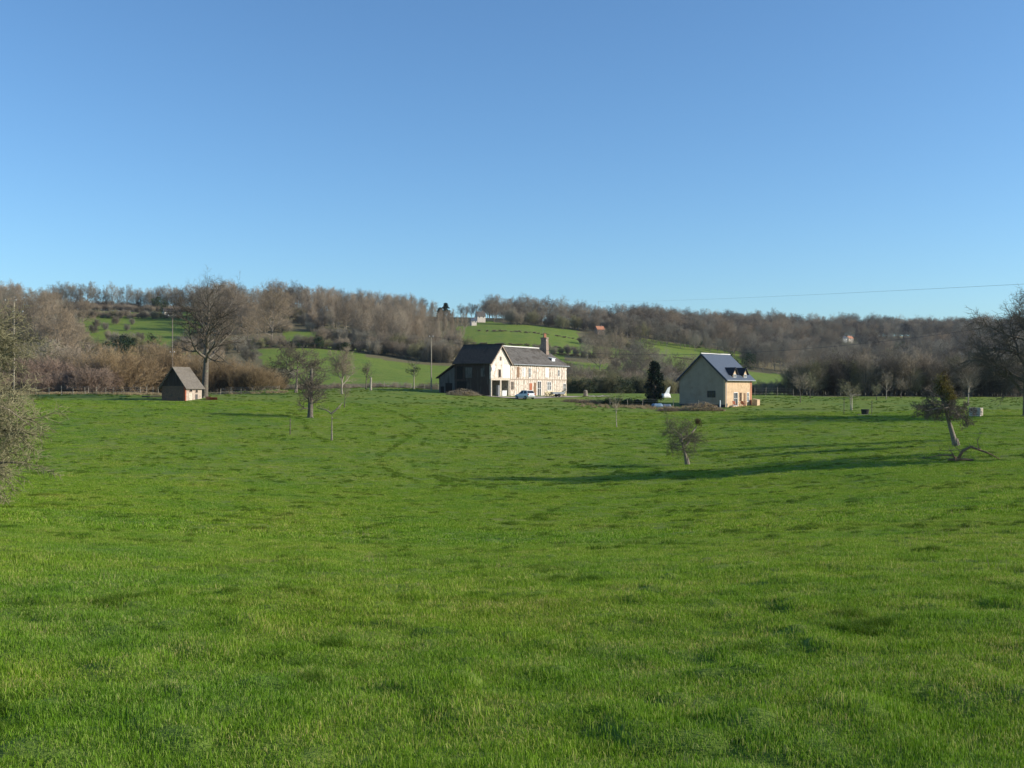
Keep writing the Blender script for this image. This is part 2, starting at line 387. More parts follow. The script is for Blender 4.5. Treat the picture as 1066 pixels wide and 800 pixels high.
def grass_mat(name, lo, hi, dry):
    m, nt, b = mat(name)
    geo = N(nt, 'ShaderNodeNewGeometry'); oi = N(nt, 'ShaderNodeObjectInfo')
    ns = N(nt, 'ShaderNodeTexNoise', Scale=1.3, Detail=5.0, Roughness=.62); nt.links.new(geo.outputs['Position'], ns.inputs['Vector'])
    a = N(nt, 'ShaderNodeMath', operation='MULTIPLY_ADD'); a.inputs[1].default_value = .55
    nt.links.new(geo.outputs['Random Per Island'], a.inputs[0])
    h = N(nt, 'ShaderNodeMath', operation='MULTIPLY'); h.inputs[1].default_value = .5; nt.links.new(ns.outputs[0], h.inputs[0])
    nt.links.new(h.outputs[0], a.inputs[2])
    col = ramp(nt, a.outputs[0], [(.15, lo), (.6, hi), (.75, tuple(.5 * (p + q) for p, q in zip(hi, dry))), (.82, dry)])
    n9 = N(nt, 'ShaderNodeTexNoise', Scale=.16, Detail=7.0, Roughness=.68); nt.links.new(geo.outputs['Position'], n9.inputs['Vector'])
    c2 = ramp(nt, n9.outputs[0], [(.28, (.66, .84, .95)), (.5, (.98, 1.0, .9)), (.62, (1.12, 1.04, 1.05)), (.74, (1.5, 1.12, 1.7))])
    mm = N(nt, 'ShaderNodeMix', data_type='RGBA', blend_type='MULTIPLY'); mm.inputs[0].default_value = 1
    nt.links.new(col, mm.inputs[6]); nt.links.new(c2, mm.inputs[7]); col = mm.outputs[2]
    nt.links.new(col, b.inputs['Base Color']); b.inputs['Roughness'].default_value = .5; b.inputs['Specular IOR Level'].default_value = .12
    tr = N(nt, 'ShaderNodeBsdfTranslucent'); nt.links.new(col, tr.inputs[0])
    mx = N(nt, 'ShaderNodeMixShader'); mx.inputs[0].default_value = .35
    nt.links.new(b.outputs[0], mx.inputs[1]); nt.links.new(tr.outputs[0], mx.inputs[2]); nt.links.new(mx.outputs[0], nt.nodes['Material Output'].inputs[0])
    return m
M['blade'] = grass_mat('blade', (.085, .16, .007), (.215, .35, .022), (.50, .42, .16))
M['blade_dark'] = grass_mat('blade_dark', (.045, .09, .007), (.12, .205, .014), (.26, .25, .06))  # dark grass; its colour also stands for lump shadows and shaded tussock sides

def clump(name, n, rad, h0, h1, w, m, seed, lean=.5):
    rnd = random.Random(seed); mb = MB()
    for _ in range(n):
        a = rnd.random() * 6.283; r = rad * math.sqrt(rnd.random())
        x, y = r * math.cos(a), r * math.sin(a)
        h = rnd.uniform(h0, h1) * (1 - .35 * (r / rad) ** 2); t = rnd.random() * 6.283
        dx, dy = math.cos(t), math.sin(t); l = rnd.uniform(.1, lean) * h * 1.6
        b = rnd.random() * 6.283; wx, wy = math.cos(b) * w * .5, math.sin(b) * w * .5
        i = len(mb.v)
        mb.v += [(x - wx, y - wy, -.03), (x + wx, y + wy, -.03), (x + wx * .8 + dx * l * .35, y + wy * .8 + dy * l * .35, h * .6), (x - wx * .8 + dx * l * .35, y - wy * .8 + dy * l * .35, h * .6), (x + dx * l, y + dy * l, h)]
        mb.f += [(i, i + 1, i + 2, i + 3), (i + 3, i + 2, i + 4)]; mb.m += [0, 0]
    me = mb.mesh(name, m)
    return bpy.data.objects.new(name, me)

def fan_points(rng, Y0, Y1, dens):
    n = int((.57 * (Y1 ** 2 - Y0 ** 2) + 6 * (Y1 - Y0)) * dens)          # a wedge in front of the viewer with 3 m to spare on both sides
    Y = Y0 + (Y1 - Y0) * rng.random(3 * n); Y = Y[rng.random(3 * n) * (1.14 * Y1 + 6) < 1.14 * Y + 6][:n]
    X = (rng.random(len(Y)) - .5) * (1.14 * Y + 6)
    return X, Y
rng = np.random.default_rng(5)
gp = [clump(f'grass_short_{k}', 60, .13, .022, .055, .0036, M['blade'], 100 + k) for k in range(4)]
gp += [clump(f'grass_tuft_{k}', 170, .17, .04, .10, .004, M['blade'], 200 + k, .8) for k in range(3)]
gp += [clump(f'grass_hummock_{k}', 420, .24, .07, .17, .005, M['blade_dark'], 450 + k, .8) for k in range(0)]
gp += [clump(f'grass_wide_{k}', 130, .42, .02, .06, .014, M['blade'], 300 + k) for k in range(3)]
gp += [clump(f'grass_tussock_{k}', 130, .32, .07, .2, .022, M['blade_dark'], 400 + k, .7) for k in range(2)]
gp += [clump(f'grass_hummock_{k}', 520, .26, .06, .16, .0055, M['blade_dark'], 450 + k, .8) for k in range(3)]
P, RO, SC, ID = [], [], [], []
def emit(X, Y, ids, s0, s1, zs=1.0, thresh=None):
    n = len(X)
    keep = np.ones(n, bool)
    if thresh is not None:
        nz = vnoise(X / 1.3 + 3, Y / 1.3, 21) * .6 + vnoise(X / .5, Y / .5, 22) * .5
        keep = nz > thresh
    X, Y = X[keep], Y[keep]; n = len(X)
    s = rng.uniform(s0, s1, n)
    hs = np.clip(1 + .25 * vnoise(X / 2.2, Y / 2.2, 23) + .6 * vnoise(X / .3, Y / .3, 24), .35, 1.8)
    P.append(np.stack([X, Y, H(X, Y)], -1)); RO.append(np.stack([rng.normal(0, .08, n), rng.normal(0, .08, n), rng.random(n) * 6.28], -1))
    SC.append(np.stack([s, s, s * hs * zs], -1)); ID.append(rng.choice(ids, n))
emit(*fan_points(rng, 2.2, 12, 200), [0, 1, 2, 3], .8, 1.3, .72)
emit(*fan_points(rng, 12, 30, 85), [0, 1, 2, 3], .9, 1.5, .7)
emit(*fan_points(rng, 2.2, 30, 22), [4, 5, 6], .45, .95, .75, .34)
emit(*fan_points(rng, 3, 32, 9), [4, 5, 6], .4, .8, 1.2, .52)
emit(*fan_points(rng, 3.5, 40, 7), [12, 13, 14], .22, .62, 1.1, .40)
emit(*fan_points(rng, 38, 90, 7), [12, 13, 14], .35, .85, 1.0, .40)
emit(*fan_points(rng, 28, 70, 7), [7, 8, 9], .8, 1.3, .8)
emit(*fan_points(rng, 20, 95, 4.0), [10, 11], .3, .75, .9, .38)
emit(*fan_points(rng, 65, 150, 2.4), [7, 8, 9], 1.2, 1.9, .6)
emit(*fan_points(rng, 90, 200, 3.2), [10, 11], .35, .9, .9, .36)
P, RO, SC, ID = map(np.concatenate, (P, RO, SC, ID))
# keep grass off the yards and the buildings
px_ = 533 + F * P[:, 0] / P[:, 1]
bad = (P[:, 1] > 170) & (px_ > 440) & (px_ < 605) | (P[:, 1] > 160) & (px_ > 690) & (px_ < 792) | (P[:, 1] > 148.5) & (px_ > 165) & (px_ < 214)
k = ~bad
scatter('pasture_grass', 'short green winter grass with darker tussocks all over the pasture', gp, P[k], RO[k], SC[k], ID[k])

# worn cattle tracks: longer, darker grass along two wandering lines
def track(pxs, n, seed):
    r = random.Random(seed); pts = [hit(*p) for p in pxs]; out = []
    seg = [math.dist(pts[i][:2], pts[i + 1][:2]) for i in range(len(pts) - 1)]; T = sum(seg)
    for _ in range(n):
        d = r.random() * T
        for i, s in enumerate(seg):
            if d <= s: break
            d -= s
        t = d / seg[i]; x = pts[i][0] * (1 - t) + pts[i + 1][0] * t + r.gauss(0, .16); y = pts[i][1] * (1 - t) + pts[i + 1][1] * t + r.gauss(0, .3)
        out.append((x, y, gz(x, y) - .02))
    return out
tp = track([(362, 419), (385, 422), (410, 429), (425, 436), (433, 439), (444, 446), (436, 450), (420, 461), (395, 474), (394, 480), (405, 490), (425, 498), (450, 505)], 170, 3)
tp += track([(302, 427), (316, 440), (322, 450), (340, 459)], 55, 4) + track([(408, 421), (440, 420), (500, 423), (560, 424), (640, 423)], 110, 5)
n = len(tp)
scatter('track_grass', 'line of longer dark grass along the worn tracks across the pasture', [clump(f'grass_track_{k}', 90, .34, .08, .22, .026, M['blade_dark'], 500 + k, .7) for k in range(2)],
        tp, [(0, 0, random.random() * 6.28) for _ in range(n)], [(random.uniform(.6, 1.1),) * 2 + (random.uniform(.5, 1.0),) for _ in range(n)], [random.randint(0, 1) for _ in range(n)])
# dry straw stalks in the foreground
def stalks(name, n, seed):
    r = random.Random(seed); mb = MB()
    for _ in range(n):
        x, y = r.gauss(0, .12), r.gauss(0, .12); h = r.uniform(.12, .3)
        mb.spike((x, y, 0), (x + r.gauss(0, .06), y + r.gauss(0, .06), h), .0028)
    return bpy.data.objects.new(name, mb.mesh(name, M['straw']))
X, Y = fan_points(rng, 5, 45, .3); nz = vnoise(X / 3, Y / 3, 31) + .5 * vnoise(X / 9, Y / 9, 32); X, Y = X[nz > .35], Y[nz > .35]; n = len(X)
s = rng.uniform(.6, 1.3, n)
scatter('dry_stalks', 'pale dry grass stalks standing in the pasture', [stalks(f'stalk_{k}', 7, 600 + k) for k in range(3)], np.stack([X, Y, H(X, Y)], -1),
        np.stack([0 * X, 0 * X, rng.random(n) * 6.28], -1), np.stack([s, s, s], -1), rng.integers(0, 3, n))

sp_ = [at(random.uniform(14, 168), random.uniform(167.5, 173)) for _ in range(260)] + [at(random.uniform(226, 300), random.uniform(173, 180)) for _ in range(70)] + [at(random.uniform(600, 735), random.uniform(156, 162)) for _ in range(90)]
scatter('rough_grass', 'strip of long dry yellowish grass along the field edges', [clump(f'rough_{k}', 90, .4, .25, .6, .03, M['straw'], 700 + k, .6) for k in range(2)], sp_, [(0, 0, random.random() * 6.28) for _ in sp_], [(random.uniform(.6, 1.2),) * 2 + (random.uniform(.5, 1.1),) for _ in sp_], [random.randint(0, 1) for _ in sp_])
# ------------------------------------------------------------------ bare trees
def rot_about(v, axis, a):
    c, s_ = math.cos(a), math.sin(a); d = (axis[0] * v[0] + axis[1] * v[1] + axis[2] * v[2]) * (1 - c)
    return (v[0] * c + (axis[1] * v[2] - axis[2] * v[1]) * s_ + axis[0] * d, v[1] * c + (axis[2] * v[0] - axis[0] * v[2]) * s_ + axis[1] * d, v[2] * c + (axis[0] * v[1] - axis[1] * v[0]) * s_ + axis[2] * d)
def nrm(v):
    l = math.sqrt(v[0] ** 2 + v[1] ** 2 + v[2] ** 2) or 1; return (v[0] / l, v[1] / l, v[2] / l)
def perp(v):
    a = (0, 0, 1) if abs(v[2]) < .9 else (1, 0, 0)
    return nrm((v[1] * a[2] - v[2] * a[1], v[2] * a[0] - v[0] * a[2], v[0] * a[1] - v[1] * a[0]))

def path(r, p, d, L, n, wander, up):
    pts = [p]; dirs = [d]
    for i in range(n):
        d = nrm((d[0] + r.gauss(0, wander), d[1] + r.gauss(0, wander), d[2] + r.gauss(0, wander) + up))
        p = (p[0] + d[0] * L / n, p[1] + d[1] * L / n, p[2] + d[2] * L / n)
        pts.append(p); dirs.append(d)
    return pts, dirs

def sub(r, pts, dirs, t):
    u = t * (len(pts) - 1); i = min(int(u), len(pts) - 2); f = u - i
    a, b = pts[i], pts[i + 1]
    return (a[0] + (b[0] - a[0]) * f, a[1] + (b[1] - a[1]) * f, a[2] + (b[2] - a[2]) * f), dirs[i + 1]

def grow(r, wood, twig, p, d, L, rad, lv, spec, wm=0, tm=0):
    """lv: index in spec; each spec row: (segs, wander, up, children, t0, angle, ratio, shape, sides)
    branches of the rows before the last go to wood, the last row's are spikes in twig"""
    segs, wander, up, nch, t0, angle, ratio, shape, sides = spec[lv]
    if lv == len(spec) - 1:
        q = (p[0] + d[0] * L + r.gauss(0, L * .12), p[1] + d[1] * L + r.gauss(0, L * .12), p[2] + d[2] * L + up * L)
        twig.spike(p, q, rad, tm); return
    pts, dirs = path(r, p, d, L, segs, wander, up)
    n = len(pts); rads = [rad * (1 - .8 * i / (n - 1)) for i in range(n)]
    (wood if lv < 2 else twig).tube(pts, rads, sides, wm if lv < 2 else tm, cap=False)
    az = r.random() * 6.28
    for k in range(nch):
        t = t0 + (1 - t0) * (k + r.random()) / nch
        q, dd = sub(r, pts, dirs, min(t, .99))
        az += 2.4 + r.gauss(0, .4)
        ax = perp(dd); ax = rot_about(ax, dd, az)
        nd = nrm(rot_about(dd, ax, angle * r.uniform(.7, 1.25)))
        sh = (1 - t) * shape + (1 - shape * .5) if shape >= 0 else (t * -shape + 1 + shape)
        l = L * ratio * max(.25, sh) * r.uniform(.75, 1.2)
        cr = min(rad * (1 - .8 * t) * .75, l * .028 + .004)
        if lv + 1 == len(spec) - 1: cr = spec[lv + 1][8]
        grow(r, wood, twig, q, nd, l, cr, lv + 1, spec, wm, tm)

def tree_mesh(name, seed, Ht, spec, r0, mats, lean=(0, 0), fork=None):
    r = random.Random(seed); mb = MB()
    grow(r, mb, mb, (0, 0, -.4), nrm((lean[0], lean[1], 1)), Ht, r0, 0, spec, 0, 1)
    return mb.mesh(name, mats)

# rows: segs, wander, up, children, t0, angle, length ratio, shape, sides (twig row: radius in the last place)
def spec_round(tw=.022, k=1.0):
    return [(7, .05, .05, 15, .22, .95, .50, .75, 7), (5, .12, .09, 9, .2, .8, .46, .5, 5), (3, .16, .06, 7, .15, .75, .5, .4, 3), (2, .2, .04, 5, .1, .7, .62, .3, 3), (1, 0, .05, 0, 0, 0, 0, 0, tw)]
def spec_tall(tw=.022):
    return [(8, .03, .04, 24, .25, .75, .27, .7, 6), (4, .1, .14, 9, .1, .65, .5, .5, 4), (3, .14, .1, 7, .1, .65, .5, .4, 3), (1, 0, .1, 0, 0, 0, 0, 0, tw)]
def spec_poplar(tw=.022):
    return [(8, .015, .05, 34, .16, .62, .25, .6, 6), (3, .1, .14, 8, .1, .65, .5, .4, 3), (2, .12, .12, 6, .1, .65, .6, .4, 3), (1, 0, .12, 0, 0, 0, 0, 0, tw)]
PROTO = {}
def proto(key, meshes): PROTO[key] = meshes
proto('round', [tree_mesh(f'round_tree_{k}', 10 + k, 17, spec_round(.03), .32, [M['bark_mid'], M[t]]) for k, t in enumerate(['twig_brown', 'twig_grey', 'twig_grey', 'twig_red', 'twig_dark', 'twig_dark'])])
proto('tall', [tree_mesh(f'tall_tree_{k}', 20 + k, 19, spec_tall(.03), .28, [M['bark_dark'], M[t]]) for k, t in enumerate(['twig_grey', 'twig_brown', 'twig_pink'])])
proto('poplar', [tree_mesh(f'poplar_{k}', 30 + k, 20, spec_poplar(.026), .2, [M['bark_pale'], M[t]]) for k, t in enumerate(['twig_pink', 'twig_brown', 'twig_red'])])

def bush_mesh(name, seed, Ht, wid, stems, mats, tw=.016, spread=.5, fill=1.0):
    r = random.Random(seed); mb = MB()
    sp = [(4, .09, .04, int(9 * fill), .12, .6, .42, .4, 4), (3, .14, .05, int(8 * fill), .1, .65, .5, .4, 3), (2, .16, .05, 6, .1, .65, .6, .3, 3), (1, 0, .1, 0, 0, 0, 0, 0, tw)]
    for _ in range(stems):
        a = r.random() * 6.28; q = r.random() ** .6
        d = nrm((math.cos(a) * q * spread, math.sin(a) * q * spread, 1))
        p = (math.cos(a) * q * wid * .22, math.sin(a) * q * wid * .22, -.2)
        grow(r, mb, mb, p, d, Ht * r.uniform(.72, 1.02) * (1 - .2 * q), .07, 0, sp, 0, 1)
    return mb.mesh(name, mats)
proto('bush', [bush_mesh(f'bush_{k}', 40 + k, 6, 5, 13, [M['bark_dark'], M[t]], .02) for k, t in enumerate(['twig_brown', 'twig_olive', 'twig_grey', 'twig_dark', 'twig_brown'])])
proto('willow', [bush_mesh(f'willow_{k}', 50 + k, 6.5, 6, 20, [M['bark_dark'], M['twig_willow']], .017, .8) for k in range(2)])
proto('bramble', [bush_mesh(f'bramble_{k}', 60 + k, 3.2, 4, 20, [M['bark_dark'], M['twig_bramble']], .014, .9) for k in range(2)])
proto('coppice', [bush_mesh(f'coppice_{k}', 70 + k, 8, 4, 9, [M['bark_dark'], M[t]], .018, .22) for k, t in enumerate(['twig_brown', 'twig_olive', 'twig_dark'])])

def leaf_blob(mb, r, c, rx, ry, rz, n, ls, mi=0, shell=.55):
    for _ in range(n):
        v = nrm((r.gauss(0, 1), r.gauss(0, 1), r.gauss(0, 1))); q = shell + (1 - shell) * r.random()
        p = (c[0] + v[0] * rx * q, c[1] + v[1] * ry * q, c[2] + v[2] * rz * q)
        a = nrm((r.gauss(0, 1), r.gauss(0, 1), r.gauss(0, 1))); b_ = perp(a); s = ls * r.uniform(.6, 1.3)
        mb.face([(p[0] - a[0] * s, p[1] - a[1] * s, p[2] - a[2] * s), (p[0] + b_[0] * s * .6, p[1] + b_[1] * s * .6, p[2] + b_[2] * s * .6),
                 (p[0] + a[0] * s, p[1] + a[1] * s, p[2] + a[2] * s), (p[0] - b_[0] * s * .6, p[1] - b_[1] * s * .6, p[2] - b_[2] * s * .6)], mi)
def evergreen_mesh(name, seed, Ht, wid, m, ls=.16, n=26):
    r = random.Random(seed); mb = MB()
    mb.tube([(0, 0, -.3), (0.1, 0, Ht * .5), (0, 0, Ht * .9)], [.16, .1, .03], 6, 1)
    for _ in range(n):
        t = r.random(); a = r.random() * 6.28; q = r.random() ** .5 * wid * .5 * math.sin(math.pi * min(.97, .12 + .86 * t)) ** .7
        s = r.uniform(.16, .3) * wid
        leaf_blob(mb, r, (math.cos(a) * q, math.sin(a) * q, Ht * (.06 + .88 * t)), s, s, s * .8, 110, ls, 0)
    return mb.mesh(name, [m, M['bark_dark']])
proto('ever', [evergreen_mesh(f'ever_{k}', 80 + k, 6, 5.5, M['leaf_ivy'] if k < 2 else M['leaf_dull'], .2) for k in range(3)])

BASEH = {'round': 17.0, 'tall': 19.0, 'poplar': 20.0, 'bush': 6.0, 'willow': 6.5, 'bramble': 3.2, 'coppice': 8.0, 'ever': 6.0}
rp = random.Random(99)
def plant(kind, px, Y, h, name, label, cat, group, which=None, wide=1.0):
    ms = PROTO[kind]; me = ms[which if which is not None else rp.randrange(len(ms))]
    o = bpy.data.objects.new(name, me); COL.objects.link(o)
    s = h / BASEH[kind]
    o.location = at(px, Y, -.15); o.rotation_euler = (0, 0, rp.random() * 6.28)
    sx = s * wide * rp.uniform(.92, 1.1); o.scale = (sx, sx, s)
    return tag(o, label, cat, group)

# ---- the trees in rows on the hill and the shrubs along the hedges (individuals)
def row(kind, pts, name, label, cat, group, hs=1.0):
    for q in pts: plant(kind, q[0], q[1], q[2] * hs, name, label, cat, group, q[3] if len(q) > 3 else None, q[4] if len(q) > 4 else 1.0)

r9 = random.Random(12)
# skyline on the left hill
sk = [(4, 640, 17), (12, 560, 19), (20, 470, 20, 3, 1.1), (33, 450, 22.5, 0, 1.2), (43, 470, 20.5, 3, 1.1), (52, 560, 17), (62, 690, 17), (74, 690, 18), (79, 705, 16), (90, 690, 19, 1, 1.0), (97, 700, 15), (104, 700, 14), (117, 700, 18, 2, .8), (131, 695, 18, 1, .8),
      (139, 705, 14), (147, 700, 16), (154, 700, 14), (160, 705, 17), (166, 700, 17), (171, 705, 18), (177, 700, 18), (185, 700, 16), (192, 690, 17), (199, 690, 19), (232, 640, 18), (240, 620, 19, 3), (250, 600, 17)]
row('round', sk, 'bare_tree', 'leafless rounded tree standing on the left skyline above the hill pasture', 'tree', 'bare trees on the left skyline', .84)
row('tall', [(x, 700 + r9.uniform(-15, 25), r9.uniform(15, 19)) for x in (57, 69, 84, 111, 124, 144, 157, 174, 181, 188, 206, 214, 222, 262, 270, 276)], 'tall_bare_tree', 'slim leafless tree in the row on the left skyline', 'tree', 'slim bare trees on the left skyline', .8)
row('round', [(303, 690, 15), (312, 680, 15), (322, 690, 14), (333, 700, 15.5), (345, 690, 14), (356, 690, 14.5), (366, 680, 13), (378, 690, 14), (391, 690, 13), (404, 690, 12.5), (415, 700, 13.5), (428, 700, 12), (440, 700, 11), (450, 700, 10)],
    'bare_tree', 'leafless tree topping the pale plantation on the middle skyline', 'tree', 'bare trees above the plantation', .85)
# big tree on the hill hedge
row('round', [(283, 425, 20.5, 3, 1.0)], 'bare_tree', 'large broad reddish-brown bare tree on the hedge above the bright hill field', 'tree', None)
row('round', [(268, 470, 12, 3, 1.1), (258, 440, 11, 3, 1.2)], 'bare_tree', 'reddish rounded bare tree left of the large hill hedge tree', 'tree', 'reddish trees by the hill hedge')
# plantation
pl = []
for rowy in (470, 492, 515, 540, 565, 592, 620, 650):
    for x in np.arange(312 + (rowy - 470) * .05, 486 - max(0, 500 - rowy) * .2, 7.2):
        x = x + r9.uniform(-3.4, 3.4)
        if rowy < 500 and x < 372: continue
        if rowy < 545 and x < 335: continue
        pl.append((x, rowy + r9.uniform(-10, 10), r9.uniform(12, 15.5) * (1.0 if x < 440 else .92) * (1 if x < 425 else max(.42, 1 - (x - 425) / 60 * .62))))
row('poplar', [(q[0], q[1], q[2], None, 1.3) for q in pl], 'plantation_tree', 'slender pale-trunked leafless tree in the dense plantation on the hillside', 'tree', 'plantation of pale bare trees')
# scrub at the foot of the plantation and along the hill hedge
hd = []
for x in np.arange(258, 470, 5.2): hd.append((x + r9.uniform(-2, 2), 424 + (x - 258) * .02 + r9.uniform(-4, 4) - max(0, x - 385) * .25, r9.uniform(2.6, 5.5) + (2.5 if x > 385 else 0)))
for x in np.arange(385, 485, 8): hd.append((x + r9.uniform(-3, 3), 425 + r9.uniform(-12, 30), r9.uniform(6, 9)))
row('bush', hd, 'hedge_shrub', 'leafless grey-brown shrub in the hedge above the bright hill field', 'shrub', 'shrubs of the hill hedge')
row('bush', [(x + r9.uniform(-4, 4), r9.uniform(505, 600), r9.uniform(4, 8)) for x in np.arange(262, 345, 2.6)] + [(x + r9.uniform(-3, 3), r9.uniform(452, 500), r9.uniform(4, 7)) for x in np.arange(330, 484, 4.5)], 'undergrowth_shrub', 'leafless shrub in the undergrowth of the hillside wood', 'shrub', 'undergrowth of the hillside wood')
row('ever', [(x, 421 + r9.uniform(-5, 5), h) for x, h in ((352, 2.8), (360, 4), (326, 4.4), (333, 5), (390, 3), (400, 4.2), (424, 3.5), (440, 3), (452, 3.4), (310, 2.4))], 'holly_bush', 'dark evergreen bush in the hedge above the bright hill field', 'shrub', 'evergreen bushes of the hill hedge')
# left hillside copses
lh = []
for x in range(-6, 86, 7): lh += [(x + r9.uniform(-3, 3), r9.uniform(395, 520), r9.uniform(8, 13)), (x + r9.uniform(-3, 3), r9.uniform(520, 620), r9.uniform(8, 12))]
for x in range(-8, 84, 9): lh.append((x + r9.uniform(-3, 3), r9.uniform(270, 350), r9.uniform(7, 10)))
row('round', lh, 'bare_tree', 'leafless tree in the copse on the far left hillside', 'tree', 'copse trees on the left hillside')
row('ever', [(33, 430, 8), (70, 560, 10), (76, 540, 9), (30, 300, 6), (45, 305, 6), (20, 420, 6), (8, 410, 7), (63, 470, 7), (124, 395, 8), (130, 390, 9), (96, 360, 6), (88, 370, 5), (112, 380, 7), (140, 420, 6), (158, 430, 7), (165, 660, 10)], 'ivy_clad_tree', 'dark ivy-green tree among the bare trees on the left hillside', 'tree', 'dark evergreens on the left hillside')
row('bush', [(x + r9.uniform(-3, 3), r9.uniform(340, 430), r9.uniform(4, 8)) for x in range(86, 262, 6)] + [(x + r9.uniform(-1, 1), 590 + r9.uniform(-7, 7), r9.uniform(2.4, 5)) for x in np.arange(84, 190, 2.6)] + [(x + r9.uniform(-3, 3), r9.uniform(440, 560), r9.uniform(3, 6)) for x in range(82, 150, 5)] + [(x, 640 + r9.uniform(-8, 8), 4) for x in range(143, 165, 5)] , 'hillside_shrub', 'leafless shrub in the hedges of the left hill pastures', 'shrub', 'shrubs between the left hill pastures')
row('bush', [(x + r9.uniform(-2, 2), 712 + r9.uniform(-8, 8), r9.uniform(5, 8), 0) for x in np.arange(56, 300, 3.4)] + [(x + r9.uniform(-2, 2), 682 + r9.uniform(-5, 5), r9.uniform(3.5, 6), 0) for x in np.arange(80, 212, 3)], 'hedge_shrub', 'dark leafless shrub under the left skyline trees', 'shrub', 'hedge under the left skyline')
# valley bottom left: willows and bramble behind the fence
row('round', [(62, 250, 18, 3, .8), (70, 258, 16, 0, .8), (54, 262, 15, 0, .8)], 'bare_tree', 'narrow brownish bare tree rising behind the left thicket', 'tree', 'trees behind the left thicket')
row('willow', [(108, 192, 7.6), (120, 188, 8.2), (133, 190, 8.0), (143, 194, 7.0), (158, 205, 9.6), (168, 200, 10), (178, 204, 9.0), (150, 215, 9), (226, 205, 7), (238, 200, 6.6), (246, 198, 5.2), (221, 196, 7), (255, 195, 5), (264, 196, 5.3), (274, 197, 4.8), (284, 200, 4), (292, 203, 3.2)],
    'willow_bush', 'orange-brown leafless willow bush in the thicket behind the small shed', 'shrub', 'willow bushes behind the field')
row('bramble', [(x + r9.uniform(-3, 3), r9.uniform(178, 196), r9.uniform(3.2, 5)) for x in range(-10, 108, 7)] + [(x, 200 + r9.uniform(-6, 6), r9.uniform(5, 7)) for x in range(-12, 105, 9)], 'bramble_thicket', 'pinkish-brown bramble clump behind the left field fence', 'shrub', 'bramble clumps behind the left fence')
row('bush', [(x, 224 + r9.uniform(-8, 8), r9.uniform(7, 11) * (1 if x < 90 else .75)) for x in range(-10, 232, 8)], 'thicket_shrub', 'tall leafless shrub deep in the thicket left of the farmhouse', 'shrub', 'tall thicket shrubs')
# dark low hedge beyond the field, centre
row('bush', [(x, 255 + r9.uniform(-4, 4), r9.uniform(1.8, 3.0), 0) for x in range(296, 470, 6)], 'low_hedge_shrub', 'low brown hedge shrub at the foot of the bright hill field', 'shrub', 'low hedge below the hill field')
# centre right hillside
row('bush', [(x + r9.uniform(-4, 4), Yq, r9.uniform(4.5, 8) * (.55 if Yq > 330 else 1)) for x in np.arange(592, 770, 3.0) for Yq in [r9.uniform(245, 430)]], 'hillside_shrub', 'leafless grey-brown bush in the scrub between the two houses', 'shrub', 'scrub bushes between the houses')
row('round', [(660, 330, 13), (668, 340, 14), (650, 300, 10), (640, 420, 13), (632, 460, 12), (618, 470, 10), (612, 440, 9), (680, 330, 10), (700, 300, 9), (720, 310, 9), (735, 300, 9), (624, 380, 11), (692, 300, 10), (745, 330, 9)], 'bare_tree', 'leafless tree in the scrub between the two houses', 'tree', 'trees between the houses')
row('ever', [(x, 233 + r9.uniform(-3, 3), r9.uniform(3.2, 4.4), 2) for x in range(598, 672, 8)] + [(760, 520, 8, 2), (655, 640, 9), (690, 640, 8)], 'evergreen_hedge_bush', 'dull dark bush in the low hedge right of the farmhouse', 'shrub', 'low dark hedge right of the farmhouse')
row('bush', [(x, 236 + r9.uniform(-3, 3), r9.uniform(3.5, 5), 1) for x in range(594, 700, 8)], 'hedge_shrub', 'olive-brown leafless shrub in the low hedge right of the farmhouse', 'shrub', 'low shrubs right of the farmhouse')
# middle hill: hedges and skyline
row('bush', [(x + r9.uniform(-3, 3), 632 + r9.uniform(-12, 12), r9.uniform(6, 10)) for x in range(533, 668, 6)] + [(x, 545 + r9.uniform(-10, 8), r9.uniform(3, 6)) for x in range(604, 665, 7)] + [(x, 470 + r9.uniform(-10, 8), r9.uniform(3, 5)) for x in range(560, 640, 8)], 'hillside_shrub', 'grey-brown leafless bush on the hill behind the farmhouse chimney', 'shrub', 'bushes on the hill behind the farmhouse')
row('round', [(x + r9.uniform(-3, 3), 700 + r9.uniform(-30, 60), r9.uniform(10, 15)) for x in np.arange(508, 665, 5.5)] + [(480, 690, 7.5), (486, 680, 7), (491, 690, 8), (496, 700, 8)], 'bare_tree', 'leafless tree on the skyline behind the farmhouse', 'tree', 'skyline trees behind the farmhouse')
row('round', [(x + r9.uniform(-3, 3), 850 + r9.uniform(-40, 40), r9.uniform(13, 17)) for x in np.arange(660, 790, 6.5)], 'bare_tree', 'leafless tree on the skyline above the right house', 'tree', 'skyline trees above the right house')
row('bush', [(x + r9.uniform(-2, 2), Yq + r9.uniform(-3, 3), r9.uniform(.5, 1.15), r9.randrange(2), 2.2) for Yq, a, b_ in ((505, 488, 600), (560, 500, 610), (470, 560, 690), (540, 660, 720)) for x in np.arange(a, b_, 2.2) if r9.random() < .85], 'low_hedge_shrub', 'low dark shrub in a thin hedge line across the hill pasture behind the farmhouse', 'shrub', 'thin hedge lines on the hill')
